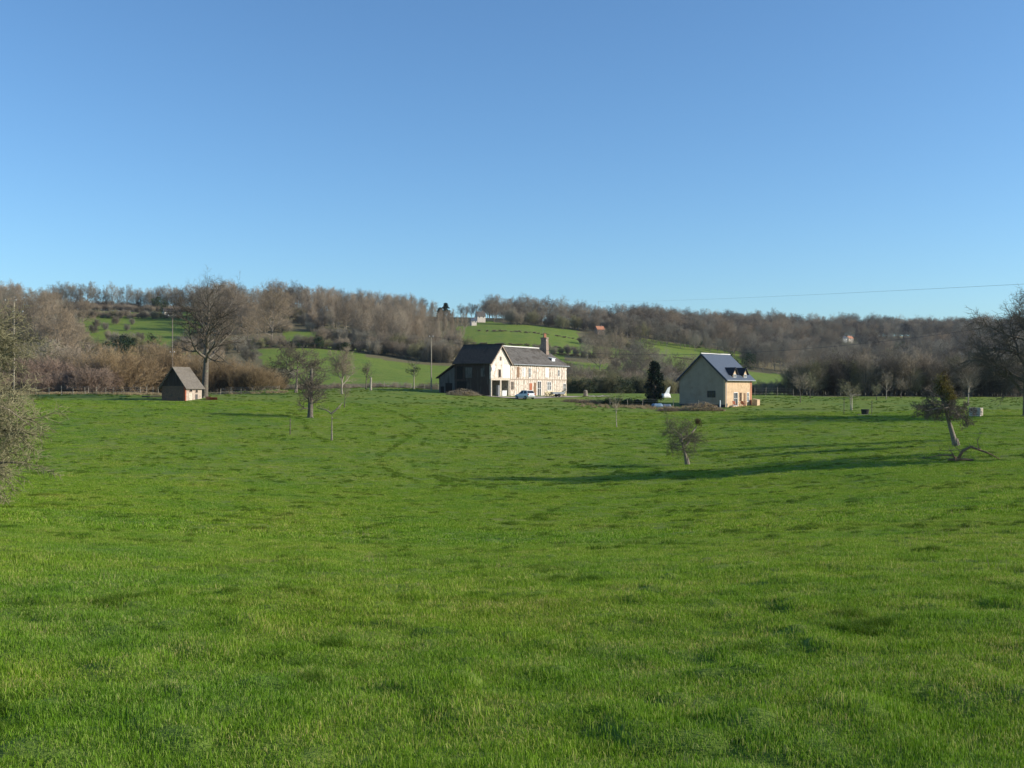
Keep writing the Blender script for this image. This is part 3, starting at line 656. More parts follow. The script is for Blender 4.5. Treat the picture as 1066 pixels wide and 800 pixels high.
# dark coppice belt on the right edge of the pasture
cp = []
for x in np.arange(826, 1064, 4.4): cp.append((x + r9.uniform(-2, 2), 214 + r9.uniform(-5, 5) , r9.uniform(6.6, 9.2) * (.8 if x < 838 else r9.choice((1, 1, .85)))))
row('coppice', cp, 'coppiced_tree', 'dark many-stemmed leafless tree in the belt along the right end of the pasture', 'tree', 'coppiced belt on the right')
row('bush', [(x, 226 + r9.uniform(-5, 5), r9.uniform(6, 8), 0) for x in range(832, 1066, 9)], 'hedge_shrub', 'leafless shrub packed behind the coppiced belt', 'shrub', 'shrubs behind the coppiced belt')
row('bush', [(x, 218 + r9.uniform(-3, 3), r9.uniform(2.2, 3.2)) for x in range(776, 834, 6)], 'low_hedge_shrub', 'low dark hedge shrub between the right house and the coppiced belt', 'shrub', 'low hedge right of the right house')

# far wood on the right-hand hills and behind the skylines: one mass
fp, fr, fs, fi = [], [], [], []
def wood(a, b, c, d, n, h0, h1, kinds):
    for _ in range(n):
        px = r9.uniform(a, b); Y = math.sqrt(r9.uniform(c * c, d * d))
        if any(p0 < px < p1 and q0 < Y < q1 for p0, p1, q0, q1 in EXTRA_FIELDS): continue
        p = at(px, Y, -.3); cl = float(vnoise(np.array([p[0] / 60]), np.array([p[1] / 60]), 41)[0]); h = r9.uniform(h0, h1) * (1 + .22 * cl)
        k = 7 + r9.randrange(2) if r9.random() < .03 + .07 * max(0, cl) else 10 + r9.randrange(2) if r9.random() < .22 + .3 * max(0, -cl) else r9.choice(kinds)
        if 6 < k < 10: h *= .7
        s = h / (17.0 if k < 4 or k > 9 else 19.0 if k < 7 else 6)
        fp.append(p); fr.append((0, 0, r9.random() * 6.28)); fs.append((s * r9.uniform(.95, 1.25),) * 2 + (s,)); fi.append(k)
wood(662, 1200, 640, 900, 520, 10, 15, [0, 1, 2, 3, 5])
wood(760, 1250, 900, 1250, 800, 12, 18, [0, 1, 2, 3, 4, 5])
wood(640, 770, 592, 660, 60, 7, 11, [0, 1, 2])
wood(775, 1200, 500, 660, 300, 8, 12, [0, 1, 2, 1])
wood(500, 700, 640, 760, 60, 8, 12, [0, 1, 2])
wood(-150, 60, 640, 800, 70, 12, 17, [0, 1, 3])
wood(205, 310, 500, 700, 50, 9, 15, [0, 2, 3])
wood(1060, 1250, 210, 500, 120, 8, 12, [0, 1, 2])
fprot = []
for k, me_ in enumerate(PROTO['round'][:4] + PROTO['tall'] + PROTO['ever'] + PROTO['round'][4:]): fprot.append(bpy.data.objects.new(f'far_wood_tree_{k}', me_))
scatter('far_wood', 'grey-brown leafless wood covering the distant hills', fprot, fp, fr, fs, fi)
#--MARK1
# ------------------------------------------------------------------ building materials
M['plaster'] = surf('plaster', (.69, .575, .47), .22, 1.6, bump=.3, spots=(.37, .30, .235), spot_scale=1.7, spot_lo=.50)
M['plaster_white'] = surf('plaster_white', (.66, .565, .475), .22, 2, spots=(.42, .33, .26), spot_scale=1.6, spot_lo=.52)
M['plaster_base'] = surf('plaster_base', (.62, .50, .30), .2, 3)
M['boards'] = surf('boards', (.05, .034, .026), .5, 2.5, stretch=(3, 3, .35), bump=.5, spots=(.085, .072, .062), spot_scale=.8, spot_lo=.55)
M['boards_grey'] = surf('boards_grey', (.11, .10, .09), .4, 2.5, stretch=(3, 3, .35), spots=(.045, .038, .032), spot_scale=.9, spot_lo=.52)
M['timber'] = surf('timber', (.34, .265, .20), .4, 5)
M['timber_pale'] = surf('timber_pale', (.52, .44, .34), .3, 5)
M['post_wood'] = surf('post_wood', (.32, .27, .20), .4, 8)
M['tile_old'] = surf('tile_old', (.115, .102, .087), .4, 2.2, stretch=(1, 1, 3), bump=.6, spots=(.07, .058, .045), spot_scale=.6, spot_lo=.5)
M['tile_dark_shade'] = surf('tile_dark_shade', (.055, .044, .035), .4, 3, bump=.6, spots=(.035, .03, .025), spot_scale=.8)  # barn slope's shade is put into this colour; also plain dark tiles
M['tile_shed'] = surf('tile_shed', (.155, .132, .106), .3, 2.2, stretch=(1, 1, 3), bump=.6, spots=(.13, .11, .085), spot_scale=.6, spot_lo=.5)
M['slate'] = surf('slate', (.085, .10, .125), .18, 4, rough=.5, stretch=(1, 1, 4), bump=.3, spots=(.065, .078, .10), spot_scale=1.2)
M['slate_dark_shade'] = surf('slate_dark_shade', (.028, .03, .036), .2, 4, rough=.6)  # dormer slopes take their shade from this colour; also dark trim
M['ridge'] = surf('ridge', (.68, .64, .58), .15, 4)
M['brick'] = surf('brick', (.26, .185, .14), .35, 5, bump=.5, spots=(.42, .34, .28), spot_scale=2.5, spot_lo=.55)
M['brick_red'] = surf('brick_red', (.36, .10, .05), .3, 9)
M['terracotta'] = surf('terracotta', (.42, .18, .10), .2, 6)
M['lead'] = surf('lead', (.62, .63, .64), .12, 5, rough=.5)
M['render_cream'] = surf('render_cream', (.57, .40, .245), .16, 1.6, spots=(.43, .29, .17), spot_scale=1.1, spot_lo=.54)
M['render_shaded'] = surf('render_shaded', (.31, .245, .175), .12, 1.1, spots=(.27, .20, .135), spot_scale=.7, spot_lo=.55)  # the cream render again, with the gable's shade put into the colour
M['white_paint'] = surf('white_paint', (.72, .70, .67), .05, 4, rough=.5)
M['hole_shade'] = surf('hole_shade', (.014, .012, .010), .3, 4)  # near-black colour standing for the shade inside openings
M['earth'] = surf('earth', (.20, .15, .10), .3, 3)
M['wood_brown'] = surf('wood_brown', (.22, .13, .075), .3, 6)
M['rust'] = surf('rust', (.36, .12, .06), .35, 4)
M['gravel'] = surf('gravel', (.40, .33, .27), .2, 5, bump=.4, spots=(.3, .27, .2), spot_scale=.5)
M['blue_tarp'] = surf('blue_tarp', (.14, .215, .29), .15, 3, rough=.45)
M['tarp_grey'] = surf('tarp_grey', (.12, .15, .19), .2, 3, rough=.5)
M['white_cloth'] = surf('white_cloth', (.76, .75, .72), .04, 3)
M['shed_plaster'] = surf('shed_plaster', (.43, .34, .265), .2, 2.5, spots=(.27, .17, .12), spot_scale=1.6, spot_lo=.54)
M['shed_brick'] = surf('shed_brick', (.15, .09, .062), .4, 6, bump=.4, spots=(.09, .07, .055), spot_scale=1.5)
M['metal_grey'] = surf('metal_grey', (.35, .36, .37), .1, 5, rough=.4)
M['rubber'] = surf('rubber', (.025, .025, .025), .2, 8)
M['cable'] = surf('cable', (.09, .09, .1), .1, 2)
M['black_plastic'] = surf('black_plastic', (.02, .02, .02), .2, 5, rough=.5)
def glossy(name, c, rough, metal=0.0, coat=0.0):
    m, nt, b = mat(name); tc = N(nt, 'ShaderNodeTexCoord'); n = N(nt, 'ShaderNodeTexNoise', Scale=6.0, Detail=3.0)
    nt.links.new(tc.outputs['Object'], n.inputs['Vector'])
    nt.links.new(ramp(nt, n.outputs[0], [(.3, [x * .93 for x in c]), (.7, [min(1, x * 1.05) for x in c])]), b.inputs['Base Color'])
    b.inputs['Roughness'].default_value = rough; b.inputs['Metallic'].default_value = metal; b.inputs['Coat Weight'].default_value = coat
    return m
M['glass'] = glossy('glass', (.03, .035, .04), .08)
M['car_paint'] = glossy('car_paint', (.74, .73, .71), .5, .0, .1)
M['red_lamp'] = glossy('red_lamp', (.4, .02, .02), .2)
M['lamp_clear'] = glossy('lamp_clear', (.7, .7, .7), .1)

# windows: frame ring with a pane set in it. face 'f' = wall facing -y, 's' = wall facing -x, 'e' = wall facing +x
def bars(mb, x0, x1, z0, z1, t, face, off, d=.07, mi=0):
    def bx(a, b, c, e):
        if face == 'f': mb.box(a, b, off - d, off + .06, c, e, mi)
        else: mb.box(off - d, off + .06, a, b, c, e, mi)
    bx(x0, x0 + t, z0, z1); bx(x1 - t, x1, z0, z1); bx(x0 + t, x1 - t, z0, z0 + t); bx(x0 + t, x1 - t, z1 - t, z1)
def window(par, x0, x1, z0, z1, face='f', off=0.0, frame='white_paint', pane='glass', t=.09, cross=True, name='window', label=None):
    mb = MB(); bars(mb, x0, x1, z0, z1, t, face, off)
    if cross:
        xm = .5 * (x0 + x1); zm = z0 + (z1 - z0) * .55
        for a, b, c, e in ((xm - .03, xm + .03, z0 + t, z1 - t), (x0 + t, xm - .03, zm - .025, zm + .025), (xm + .03, x1 - t, zm - .025, zm + .025)):
            if face == 'f': mb.box(a, b, off - .055, off + .05, c, e)
            else: mb.box(off - .055, off + .05, a, b, c, e)
    w_ = mb.build(name, M[frame], par)
    if label: w_['label'] = label
    p = MB()
    if face == 'f': p.box(x0 + t * .6, x1 - t * .6, off - .02, off + .04, z0 + t * .6, z1 - t * .6)
    else: p.box(off - .02, off + .04, x0 + t * .6, x1 - t * .6, z0 + t * .6, z1 - t * .6)
    p.build('pane', M[pane], w_)
    return w_
def panel(par, name, x0, x1, z0, z1, m, face='f', off=0.0, d=.05, label=None):
    mb = MB()
    if face == 'f': mb.box(x0, x1, off - d, off + .05, z0, z1)
    else: mb.box(off - d, off + .05, x0, x1, z0, z1)
    o = mb.build(name, M[m], par)
    if label: o['label'] = label
    return o

# ------------------------------------------------------------------ farmhouse (barn with open gable, lean-to, long half-timbered wing)
hx, hy = X_of(511, 175), 175.0
HZ = -1.80
FH = tag(empty('farmhouse', (hx, hy, HZ), math.radians(60)), 'long half-timbered farmhouse with dark barn end, brown tiled roof and tall brick chimney', 'farmhouse')
E_, RG = 5.95, 8.9; BL = 7.4; WX = 28.5; WD = 6.8
b = MB(); b.prism([(0, 0, 3.0), (6.5, 0, 3.0), (6.5, 0, E_), (3.25, 0, RG - .1), (0, 0, E_)], (0, .28, 0)); b.build('gable_wall', M['plaster_white'], FH)
b = MB(); b.box(0, .25, .281, BL - .25, -1, E_ - .02); b.prism([(0, BL, -1), (6.5, BL, -1), (6.5, BL, E_), (3.25, BL, RG - .1), (0, BL, E_)], (0, -.248, 0)); b.build('barn_wall', M['boards'], FH)
b = MB(); b.box(.252, 6.48, 3.6, 3.8, -1, 5.4); b.box(.252, 6.48, .3, 3.59, 2.95, 3.1); b.build('carport_wall', M['hole_shade'], FH)  # inner walls coloured near-black to deepen the carport's shade
b = MB(); b.box(0, .22, -.02, .22, -1, 3.0); b.box(0.22, 6.5, -.03, .2, 2.78, 2.998); b.build('lintel', M['timber_pale'], FH)
for x in (.02, 3.05, 5.95): b = MB(); b.box(x, x + .24, -.06, .16, -1, 2.775); b.build('post', M['timber_pale'], FH)
b = MB(); b.box(3.3, 3.5, -.03, .15, .0, 2.77); b.build('brace', M['timber_pale'], FH)
# wing walls
b = MB(); b.box(6.5, WX, 0, .3, -1.6, E_); b.box(WX - .3, WX, .302, WD, -1.6, E_ - .01); b.box(6.5, WX - .302, WD - .3, WD, -1.6, E_ - .01); b.box(6.5, 6.75, .302, WD - .302, -1, E_ - .01); b.build('wing_wall', M['plaster'], FH)
b = MB(); b.box(19.6, 28.44, -.035, .0, -1.6, .75); b.build('wall_base', M['plaster_base'], FH)
# roofs
b = MB(); t = (0, 0, .16)
b.prism([(-.4, -.4, E_ - .4), (3.25, -.4, RG), (3.25, BL + .25, RG), (-.4, BL + .25, E_ - .4)], t)
b.prism([(6.9, -.4, E_ - .4), (6.9, BL + .25, E_ - .4), (3.252, BL + .25, RG), (3.252, -.4, RG)], t); b.build('barn_roof', M['tile_dark_shade'], FH)  # tiles darker than the wing's, shade included in the colour
b = MB(); RY = WD / 2; zr = RG - .02; ze = E_ - .38
b.prism([(6.92, -.4, ze), (WX + .4, -.4, ze), (WX - 3.5, RY, zr), (6.92, RY, zr)], t)
b.prism([(3.4, .35, E_ + .35), (6.918, .35, E_ + .35), (6.918, RY, zr), (3.4, RY, zr)], t)
b.prism([(3.4, RY + .004, zr), (WX - 3.5, RY + .004, zr), (WX + .4, WD + .4, ze), (3.4, WD + .4, ze)], t)
b.prism([(WX + .4, -.395, ze), (WX + .4, WD + .395, ze), (WX - 3.496, RY + .002, zr - .003)], t); b.build('wing_roof', M['tile_old'], FH)
b = MB(); b.tube([(3.9, RY, zr + .17), (12, RY, zr + .13), (20, RY, zr + .17), (WX - 3.5, RY, zr + .15)], [.13] * 4, 6); b.build('ridge_tile', M['ridge'], FH)
b = MB(); b.tube([(3.25, -.42, RG + .15), (3.25, BL + .27, RG + .15)], [.11] * 2, 6); b.build('ridge_tile', M['tile_dark_shade'], FH)
b = MB()
for s_ in (-1, 1): b.prism([(3.25, -.43, RG - .02), (3.25 + s_ * 3.6, -.43, E_ - .38), (3.25 + s_ * 3.6, -.43, E_ - .62), (3.25, -.43, RG - .26)], (0, .03, 0))
b.build('bargeboard', M['timber'], FH)
b = MB(); b.tube([(6.95, -.47, ze + .05), (WX + .4, -.47, ze + .02)], [.07, .07], 6); b.build('gutter', M['metal_grey'], FH)
# lean-to
b = MB(); b.prism([(0.05, BL, -1), (.05, BL + 3.3, -1), (.05, BL + 3.3, 3.3), (.05, BL, 5.2)], (.2, 0, 0)); b.box(.252, 6.4, BL + 3.1, BL + 3.3, -1, 3.2); b.box(6.2, 6.4, BL, BL + 3.098, -1, 3.15); b.build('lean_to_wall', M['boards_grey'], FH)
b = MB(); b.prism([(-.3, BL + .255, 5.35), (6.8, BL + .255, 5.35), (6.8, BL + 3.8, 3.1), (-.3, BL + 3.8, 3.1)], (0, 0, .14)); b.build('lean_to_roof', M['tile_dark_shade'], FH)
for y0, y1, z0, z1, m_ in ((BL + .5, BL + 1.9, -.5, 2.3, 'hole_shade'), (BL + 2.2, BL + 2.9, -.5, 1.7, 'hole_shade'), (4.9, 6.9, -.5, 2.6, 'hole_shade')):
    panel(FH, 'barn_door', y0, y1, z0, z1, m_, 's', .0 if y0 < BL else .05)
panel(FH, 'shutter', 3.8, 5.1, 3.2, 5.0, 'boards_grey', 's'); panel(FH, 'shutter', 1.2, 2.0, 3.4, 4.8, 'boards_grey', 's'); panel(FH, 'loft_door', 5.7, 6.9, 3.0, 5.2, 'hole_shade', 's')
# chimney
CH = MB(); CH.hexa([(23.8, 1.95, 6.6), (25.0, 1.95, 6.6), (25.0, 3.35, 6.6), (23.8, 3.35, 6.6), (23.95, 2.1, 10.9), (24.85, 2.1, 10.9), (24.85, 3.2, 10.9), (23.95, 3.2, 10.9)]); CH.box(23.85, 24.95, 2.0, 3.3, 10.902, 11.12); ch = CH.build('chimney', M['brick'], FH)
for x in (24.1, 24.4, 24.7):
    b = MB(); b.tube([(x, 2.6, 11.1), (x, 2.6, 11.5), (x, 2.6, 11.9)], [.17, .13, .11], 8); b.build('chimney_pot', M['terracotta'], ch)
b = MB(); b.tube([(24.2, 2.9, 11.2), (24.2, 2.9, 13.0)], [.02, .012], 5); b.tube([(24.2, 2.5, 12.7), (24.2, 3.3, 12.7)], [.02, .02], 4); b.build('aerial', M['metal_grey'], ch)
b = MB(); b.prism([(23.3, 1.2, 6.66), (25.5, 1.2, 6.66), (25.5, 1.95, 7.45), (23.3, 1.95, 7.45)], (0, 0, .12)); b.build('flashing', M['lead'], ch)
d = MB(); d.prism([(23.3, .5, 6.0), (24.6, .5, 6.0), (24.6, .5, 7.0), (23.3, .5, 7.0)], (0, 1.0, 0)); d = d.build('dormer', M['lead'], FH)
b = MB(); b.prism([(23.15, .4, 7.01), (24.75, .4, 7.01), (24.75, 1.6, 7.2), (23.15, 1.6, 7.2)], (0, 0, .09)); b.build('dormer_roof', M['lead'], d)
b = MB(); b.box(23.24, 23.3, .55, 1.3, 6.1, 6.95); b.build('dormer_cheek', M['slate_dark_shade'], d)
# half timbering of the wing and the gable
b = MB(); rr_ = random.Random(4)
x = 6.75
while x < WX - .2:
    b.box(x, x + rr_.uniform(.10, .17), -.03, .05, rr_.choice([-.5, -.5, .2]), 2.86); x += rr_.uniform(.55, .85)
x = 6.7
while x < WX - .2:
    b.box(x, x + rr_.uniform(.10, .16), -.03, .05, 3.06, E_ - .15); x += rr_.uniform(.55, .9)
b.box(6.6, WX - .05, -.045, .05, 2.862, 3.058); b.box(6.6, WX - .05, -.04, .05, E_ - .148, E_ - .01)
for x0 in (8.6, 15.6, 21.3, 26.3): b.prism([(x0, -.033, 3.06), (x0 + .14, -.033, 3.06), (x0 + 1.1, -.033, E_ - .15), (x0 + .96, -.033, E_ - .15)], (0, .06, 0))
b.build('timber_frame', M['timber'], FH)
b = MB()
b.box(.1, 6.4, -.03, .05, 3.002, 3.16)
for x in (1.2, 2.3, 3.75, 4.9, 5.9): b.box(x, x + .12, -.025, .05, 3.17, min(E_, 8.2 - abs(x - 3.25)) - rr_.uniform(.2, 1.6))
b.prism([(1.0, -.028, 3.3), (1.15, -.028, 3.3), (2.1, -.028, 5.6), (1.95, -.028, 5.6)], (0, .05, 0))
b.build('timber_frame', M['timber_pale'], FH, )
panel(FH, 'plaster_patch', 3.9, 6.4, 3.2, 5.5, 'white_paint', d=.018, label='whiter patched plaster on the right of the gable')
window(FH, 2.5, 3.3, 3.25, 4.7, 'f', 0, 'timber', 'hole_shade', cross=False)
window(FH, 3.0, 3.5, 6.2, 6.9, 'f', 0, 'timber', 'hole_shade', cross=False)
def wx(px): return ((px - 533) * 175 - hx * F) / (F * .5 - (px - 533) * .866)
panel(FH, 'shutter', wx(538.3), wx(540.7), 3.3, 5.2, 'wood_brown')
window(FH, wx(550.3), wx(552.3), 3.3, 5.1, pane='glass'); window(FH, wx(543.5), wx(546.6), 3.5, 5.1, pane='white_cloth')
panel(FH, 'shutter', wx(567.6), wx(570.6), 3.4, 5.2, 'white_paint', label='closed white shutter')
window(FH, wx(580.6), wx(582.8), 3.6, 4.9)
window(FH, wx(531.9), wx(534.8), 1.1, 2.6, frame='timber'); window(FH, wx(569.3), wx(571.2), .95, 2.6); window(FH, wx(571.6), wx(573.6), .95, 2.6); window(FH, wx(586.2), wx(588.8), .7, 2.3)
panel(FH, 'door', wx(551), wx(553.8), -.4, 2.3, 'rust', label='rust-red door')
w_ = window(FH, wx(559.3), wx(563), -.4, 2.7, name='door', label='white-framed glazed door')
panel(FH, 'door', wx(555.6), wx(557.8), -.4, 2.4, 'wood_brown', label='dark wooden door')
# white dish on the gable corner
b = MB(); n = 14
for r0, r1, d0, d1 in ((0, .3, 0, .03), (.3, .55, .03, .11)):
    for q in range(n):
        a0, a1 = 2 * math.pi * q / n, 2 * math.pi * (q + 1) / n
        P4 = [(r0 * math.cos(a0), -d0, r0 * math.sin(a0)), (r1 * math.cos(a0), -d1, r1 * math.sin(a0)), (r1 * math.cos(a1), -d1, r1 * math.sin(a1)), (r0 * math.cos(a1), -d0, r0 * math.sin(a1))]
        P4 = [(p[0] + .0, p[1] - .45, p[2] + 4.9) for p in P4]; b.face(P4); b.face([(p[0], p[1] + .03, p[2]) for p in P4[::-1]])
b.tube([(.1, .02, 4.9), (.0, -.42, 4.9)], [.04, .04], 6); b.tube([(0, -.45, 4.5), (0, -.9, 4.8)], [.02, .02], 4); b.build('satellite_dish', M['white_paint'], FH)

# ------------------------------------------------------------------ cream rendered house
RX, RYY, RZ = X_of(755, 160), 160.0, -3.36
RH = tag(empty('rendered_house', (RX, RYY, RZ), math.radians(49)), 'small cream rendered house with a steep blue slate roof and two dormers', 'house')
HW, HL, HE, HR = 8.3, 8.6, 4.6, 8.4
b = MB(); b.prism([(0, 0, -1.2), (0, HW, -1.2), (0, HW, HE), (0, HW / 2, HR - .1), (0, 0, HE)], (.3, 0, 0)); b.build('gable_wall', M['render_shaded'], RH)
b = MB(); b.prism([(HL, 0, -1.2), (HL, HW, -1.2), (HL, HW, HE), (HL, HW / 2, HR - .1), (HL, 0, HE)], (-.3, 0, 0)); b.box(.302, HL - .302, HW - .3, HW, -1.2, HE); b.build('back_wall', M['render_shaded'], RH)
b = MB(); b.box(-.004, HL + .004, -.004, .3, -1.2, HE - .03); b.build('front_wall', M['render_cream'], RH)
b = MB(); t = (0, 0, .15); sl_ = (HR - HE) / (HW / 2)
b.prism([(-.3, -.45, HE - .45 * sl_), (HL + .35, -.45, HE - .45 * sl_), (HL + .35, HW / 2, HR), (-.3, HW / 2, HR)], t)
b.prism([(-.3, HW / 2 + .003, HR), (HL + .35, HW / 2 + .003, HR), (HL + .35, HW + .45, HE - .45 * sl_), (-.3, HW + .45, HE - .45 * sl_)], t); b.build('roof', M['slate'], RH)
b = MB(); b.tube([(-.32, HW / 2, HR + .13), (HL + .37, HW / 2, HR + .13)], [.11, .11], 6); b.build('ridge_tile', M['ridge'], RH)
b = MB()
for s_ in (-1, 1): b.prism([(-.33, HW / 2, HR - .01), (-.33, HW / 2 + s_ * (HW / 2 + .45), HE - .45 * sl_), (-.33, HW / 2 + s_ * (HW / 2 + .45), HE - .45 * sl_ - .22), (-.33, HW / 2, HR - .24)], (.028, 0, 0))
b.build('bargeboard', M['slate_dark_shade'], RH)
b = MB(); b.tube([(-.3, -.52, HE - .42 * sl_), (HL + .35, -.52, HE - .45 * sl_)], [.07, .07], 6); b.build('gutter', M['metal_grey'], RH)
for x0 in (2.35, 5.8):
    x1 = x0 + 1.0; xm = .5 * (x0 + x1)
    b = MB(); b.prism([(x0, -.05, HE - .6), (x1, -.05, HE - .6), (x1, -.05, 5.5), (xm, -.05, 6.2), (x0, -.05, 5.5)], (0, 1.7, 0)); dm = b.build('dormer', M['render_cream'], RH)
    b = MB()
    b.prism([(x0 - .4, -.3, 5.1), (x0 - .4, 1.4, 5.1), (xm, 2.3, 6.2), (xm, -.3, 6.2)], (0, 0, .11)); b.prism([(x1 + .4, -.3, 5.1), (xm + .003, -.3, 6.2), (xm + .003, 2.3, 6.2), (x1 + .4, 1.4, 5.1)], (0, 0, .11)); b.build('dormer_roof', M['slate_dark_shade'], dm)
    b = MB(); b.box(x0 - .04, x0 - .002, .12, 1.15, 4.6, 5.4); b.box(x1 + .002, x1 + .04, .12, 1.15, 4.6, 5.4); b.build('dormer_cheek', M['slate_dark_shade'], dm)
    window(dm, x0 + .12, x1 - .12, HE - .45, 5.25, 'f', -.06, pane='glass', t=.07)
def rx(px): return ((px - 533) * 160 - RX * F) / (F * .656 - (px - 533) * .755)
w_ = window(RH, rx(763.6), rx(767.8), .15, 2.35, name='door', label='white glazed double door')
window(RH, rx(769.8), rx(771.8), .9, 2.3, frame='wood_brown'); panel(RH, 'door', rx(774.2), rx(776), .1, 2.2, 'wood_brown'); window(RH, rx(777.4), rx(779.4), .8, 2.3)
window(RH, 1.75, 3.15, 1.55, 2.6, 's', 0, 'slate_dark_shade', 'glass', t=.08, label='wide dark window low in the shaded gable')
b = MB(); b.box(-.02, .0, -.002, HW, -1.2, .45); b.build('wall_base', M['slate_dark_shade'], RH)
b = MB(); b.box(HL - .55, HL + .02, -.03, .28, -1.2, HE - .05); b.build('brick_quoin', M['terracotta'], RH)
b = MB(); b.box(1.4, 8.7, -1.9, -.01, -1.2, -.02); b.build('terrace', M['gravel'], RH)
b = MB(); b.tube([(.1, -.12, HE - .4), (.1, -.12, -.4)], [.05, .05], 6); b.build('downpipe', M['metal_grey'], RH)
def inhouse(p, root, rz):
    c, s_ = math.cos(rz), math.sin(rz); return (root.location[0] + p[0] * c - p[1] * s_, root.location[1] + p[0] * s_ + p[1] * c, root.location[2] + p[2])
A49, A60 = math.radians(49), math.radians(60)
# things on its terrace
def chair(name, loc, rz, m, label):
    c = tag(empty(name, loc, rz), label, 'garden chair', 'garden chairs on the terrace')
    b = MB(); b.box(-.26, .26, -.26, .26, .42, .47); b.build('seat', M[m], c)
    b = MB(); b.prism([(-.26, .24, .5), (.26, .24, .5), (.26, .38, 1.0), (-.26, .38, 1.0)], (0, .04, 0)); b.build('backrest', M[m], c)
    for x, y in ((-.23, -.23), (.23, -.23), (-.23, .23), (.23, .23)): b = MB(); b.tube([(x, y, 0), (x, y, .42)], [.025, .025], 5); b.build('leg', M[m], c)
chair('garden_chair', inhouse((.95, -1.2, .0), RH, A49), .4, 'rust', 'rust-red garden chair nearest the corner of the cream wall')
chair('garden_chair', inhouse((3.3, -1.4, -.02), RH, A49), 2.2, 'rust', 'rust-red garden chair in front of the white glazed door')
tb = tag(empty('garden_table', inhouse((2.3, -1.3, -.02), RH, A49), A49), 'small rust-coloured round table between two garden chairs', 'table')
b = MB(); b.tube([(0, 0, .70), (0, 0, .74)], [.45, .45], 16); b.build('table_top', M['rust'], tb)
b = MB(); b.tube([(0, 0, 0), (0, 0, .03), (0, 0, .05), (0, 0, .7)], [.25, .25, .04, .04], 8); b.build('table_base', M['rust'], tb)
bk = tag(empty('bicycle', inhouse((5.3, -.5, .0), RH, A49), A49), 'dark bicycle leaning against the cream front wall', 'bicycle')
for x in (-.52, .52):
    b = MB(); b.tube([(x + .33 * math.cos(a * .3142 * 1), -.05, .34 + .33 * math.sin(a * .3142)) for a in range(21)], [.025] * 21, 5); b.build('wheel', M['rubber'], bk)
b = MB(); b.tube([(-.52, -.05, .34), (-.15, 0, .85), (.4, 0, .85), (.52, -.05, .34)], [.02] * 4, 5); b.tube([(-.15, 0, .85), (0, 0, .32), (.4, 0, .85)], [.02] * 3, 5); b.tube([(-.52, -.05, .34), (0, 0, .32)], [.02] * 2, 5); b.build('frame', M['rust'], bk)
b = MB(); b.box(-.28, -.02, -.06, .06, .9, .96); b.build('saddle', M['black_plastic'], bk); b = MB(); b.tube([(.42, -.25, 1.02), (.4, 0, .98), (.42, .25, 1.02)], [.016] * 3, 5); b.build('handlebar', M['metal_grey'], bk)
o = MB(); o.box(0, .95, 0, .9, 0, 1.15); o.prism([(-.04, -.04, 1.15), (.99, -.04, 1.15), (.99, .94, 1.28), (-.04, .94, 1.28)], (0, 0, .06)); o = o.build('storage_box', M['render_cream']); bevel(o)
o.location = inhouse((7.9, -1.35, -.05), RH, A49); o.rotation_euler.z = A49; tag(o, 'cream waist-high storage box at the far end of the cream front wall', 'box')
o = MB(); o.tube([(0, 0, -.3), (0, 0, 1.3)], [.09, .09], 8); o = o.build('marker_post', M['white_paint']); o.location = at(749.6, 157.5); tag(o, 'short white post standing before the shaded gable of the slate-roofed house', 'post')

# ------------------------------------------------------------------ small brick shed
SX, SY = X_of(192.9, 150), 150.0
ASH = math.radians(78)
SH = tag(empty('shed', (SX, SY, -2.35), ASH), 'small tiled shed with a dark shaded gable and pale front beside the big tree', 'shed')
W_, L_, EZ, RZ_ = 3.8, 4.8, 2.35, 5.05
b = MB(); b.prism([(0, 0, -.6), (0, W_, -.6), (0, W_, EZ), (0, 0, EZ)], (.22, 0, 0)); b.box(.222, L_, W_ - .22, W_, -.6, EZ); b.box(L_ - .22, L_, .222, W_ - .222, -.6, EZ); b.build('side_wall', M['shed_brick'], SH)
b = MB(); b.box(.25, L_ - .002, -.003, .22, -.6, EZ - .01); b.build('front_wall', M['shed_plaster'], SH)
b = MB(); b.box(-.02, .249, -.02, .24, -.6, EZ - .005); b.build('corner_pier', M['brick_red'], SH)
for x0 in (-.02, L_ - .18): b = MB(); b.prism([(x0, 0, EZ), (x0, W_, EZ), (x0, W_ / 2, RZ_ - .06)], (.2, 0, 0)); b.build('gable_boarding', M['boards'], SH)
b = MB(); s2 = (RZ_ - EZ) / (W_ / 2); ez = EZ - .35 * s2
b.prism([(-.4, -.35, ez), (L_ + .35, -.35, ez), (L_ - .2, W_ / 2, RZ_), (-.4, W_ / 2, RZ_)], (0, 0, .13))
b.prism([(-.4, W_ / 2 + .003, RZ_), (L_ - .2, W_ / 2 + .003, RZ_), (L_ + .35, W_ + .35, ez), (-.4, W_ + .35, ez)], (0, 0, .13)); b.build('roof', M['tile_shed'], SH)
window(SH, 1.1, 1.9, 1.45, 1.95, 'f', 0, 'timber', 'hole_shade', t=.06, cross=False); window(SH, 2.9, 3.5, 1.3, 1.95, 'f', 0, 'timber', 'hole_shade', t=.06, cross=False)
panel(SH, 'door', 1.0, 1.9, -.3, 1.3, 'timber_pale'); panel(SH, 'shutter', 2.85, 3.5, .2, 1.1, 'boards_grey')
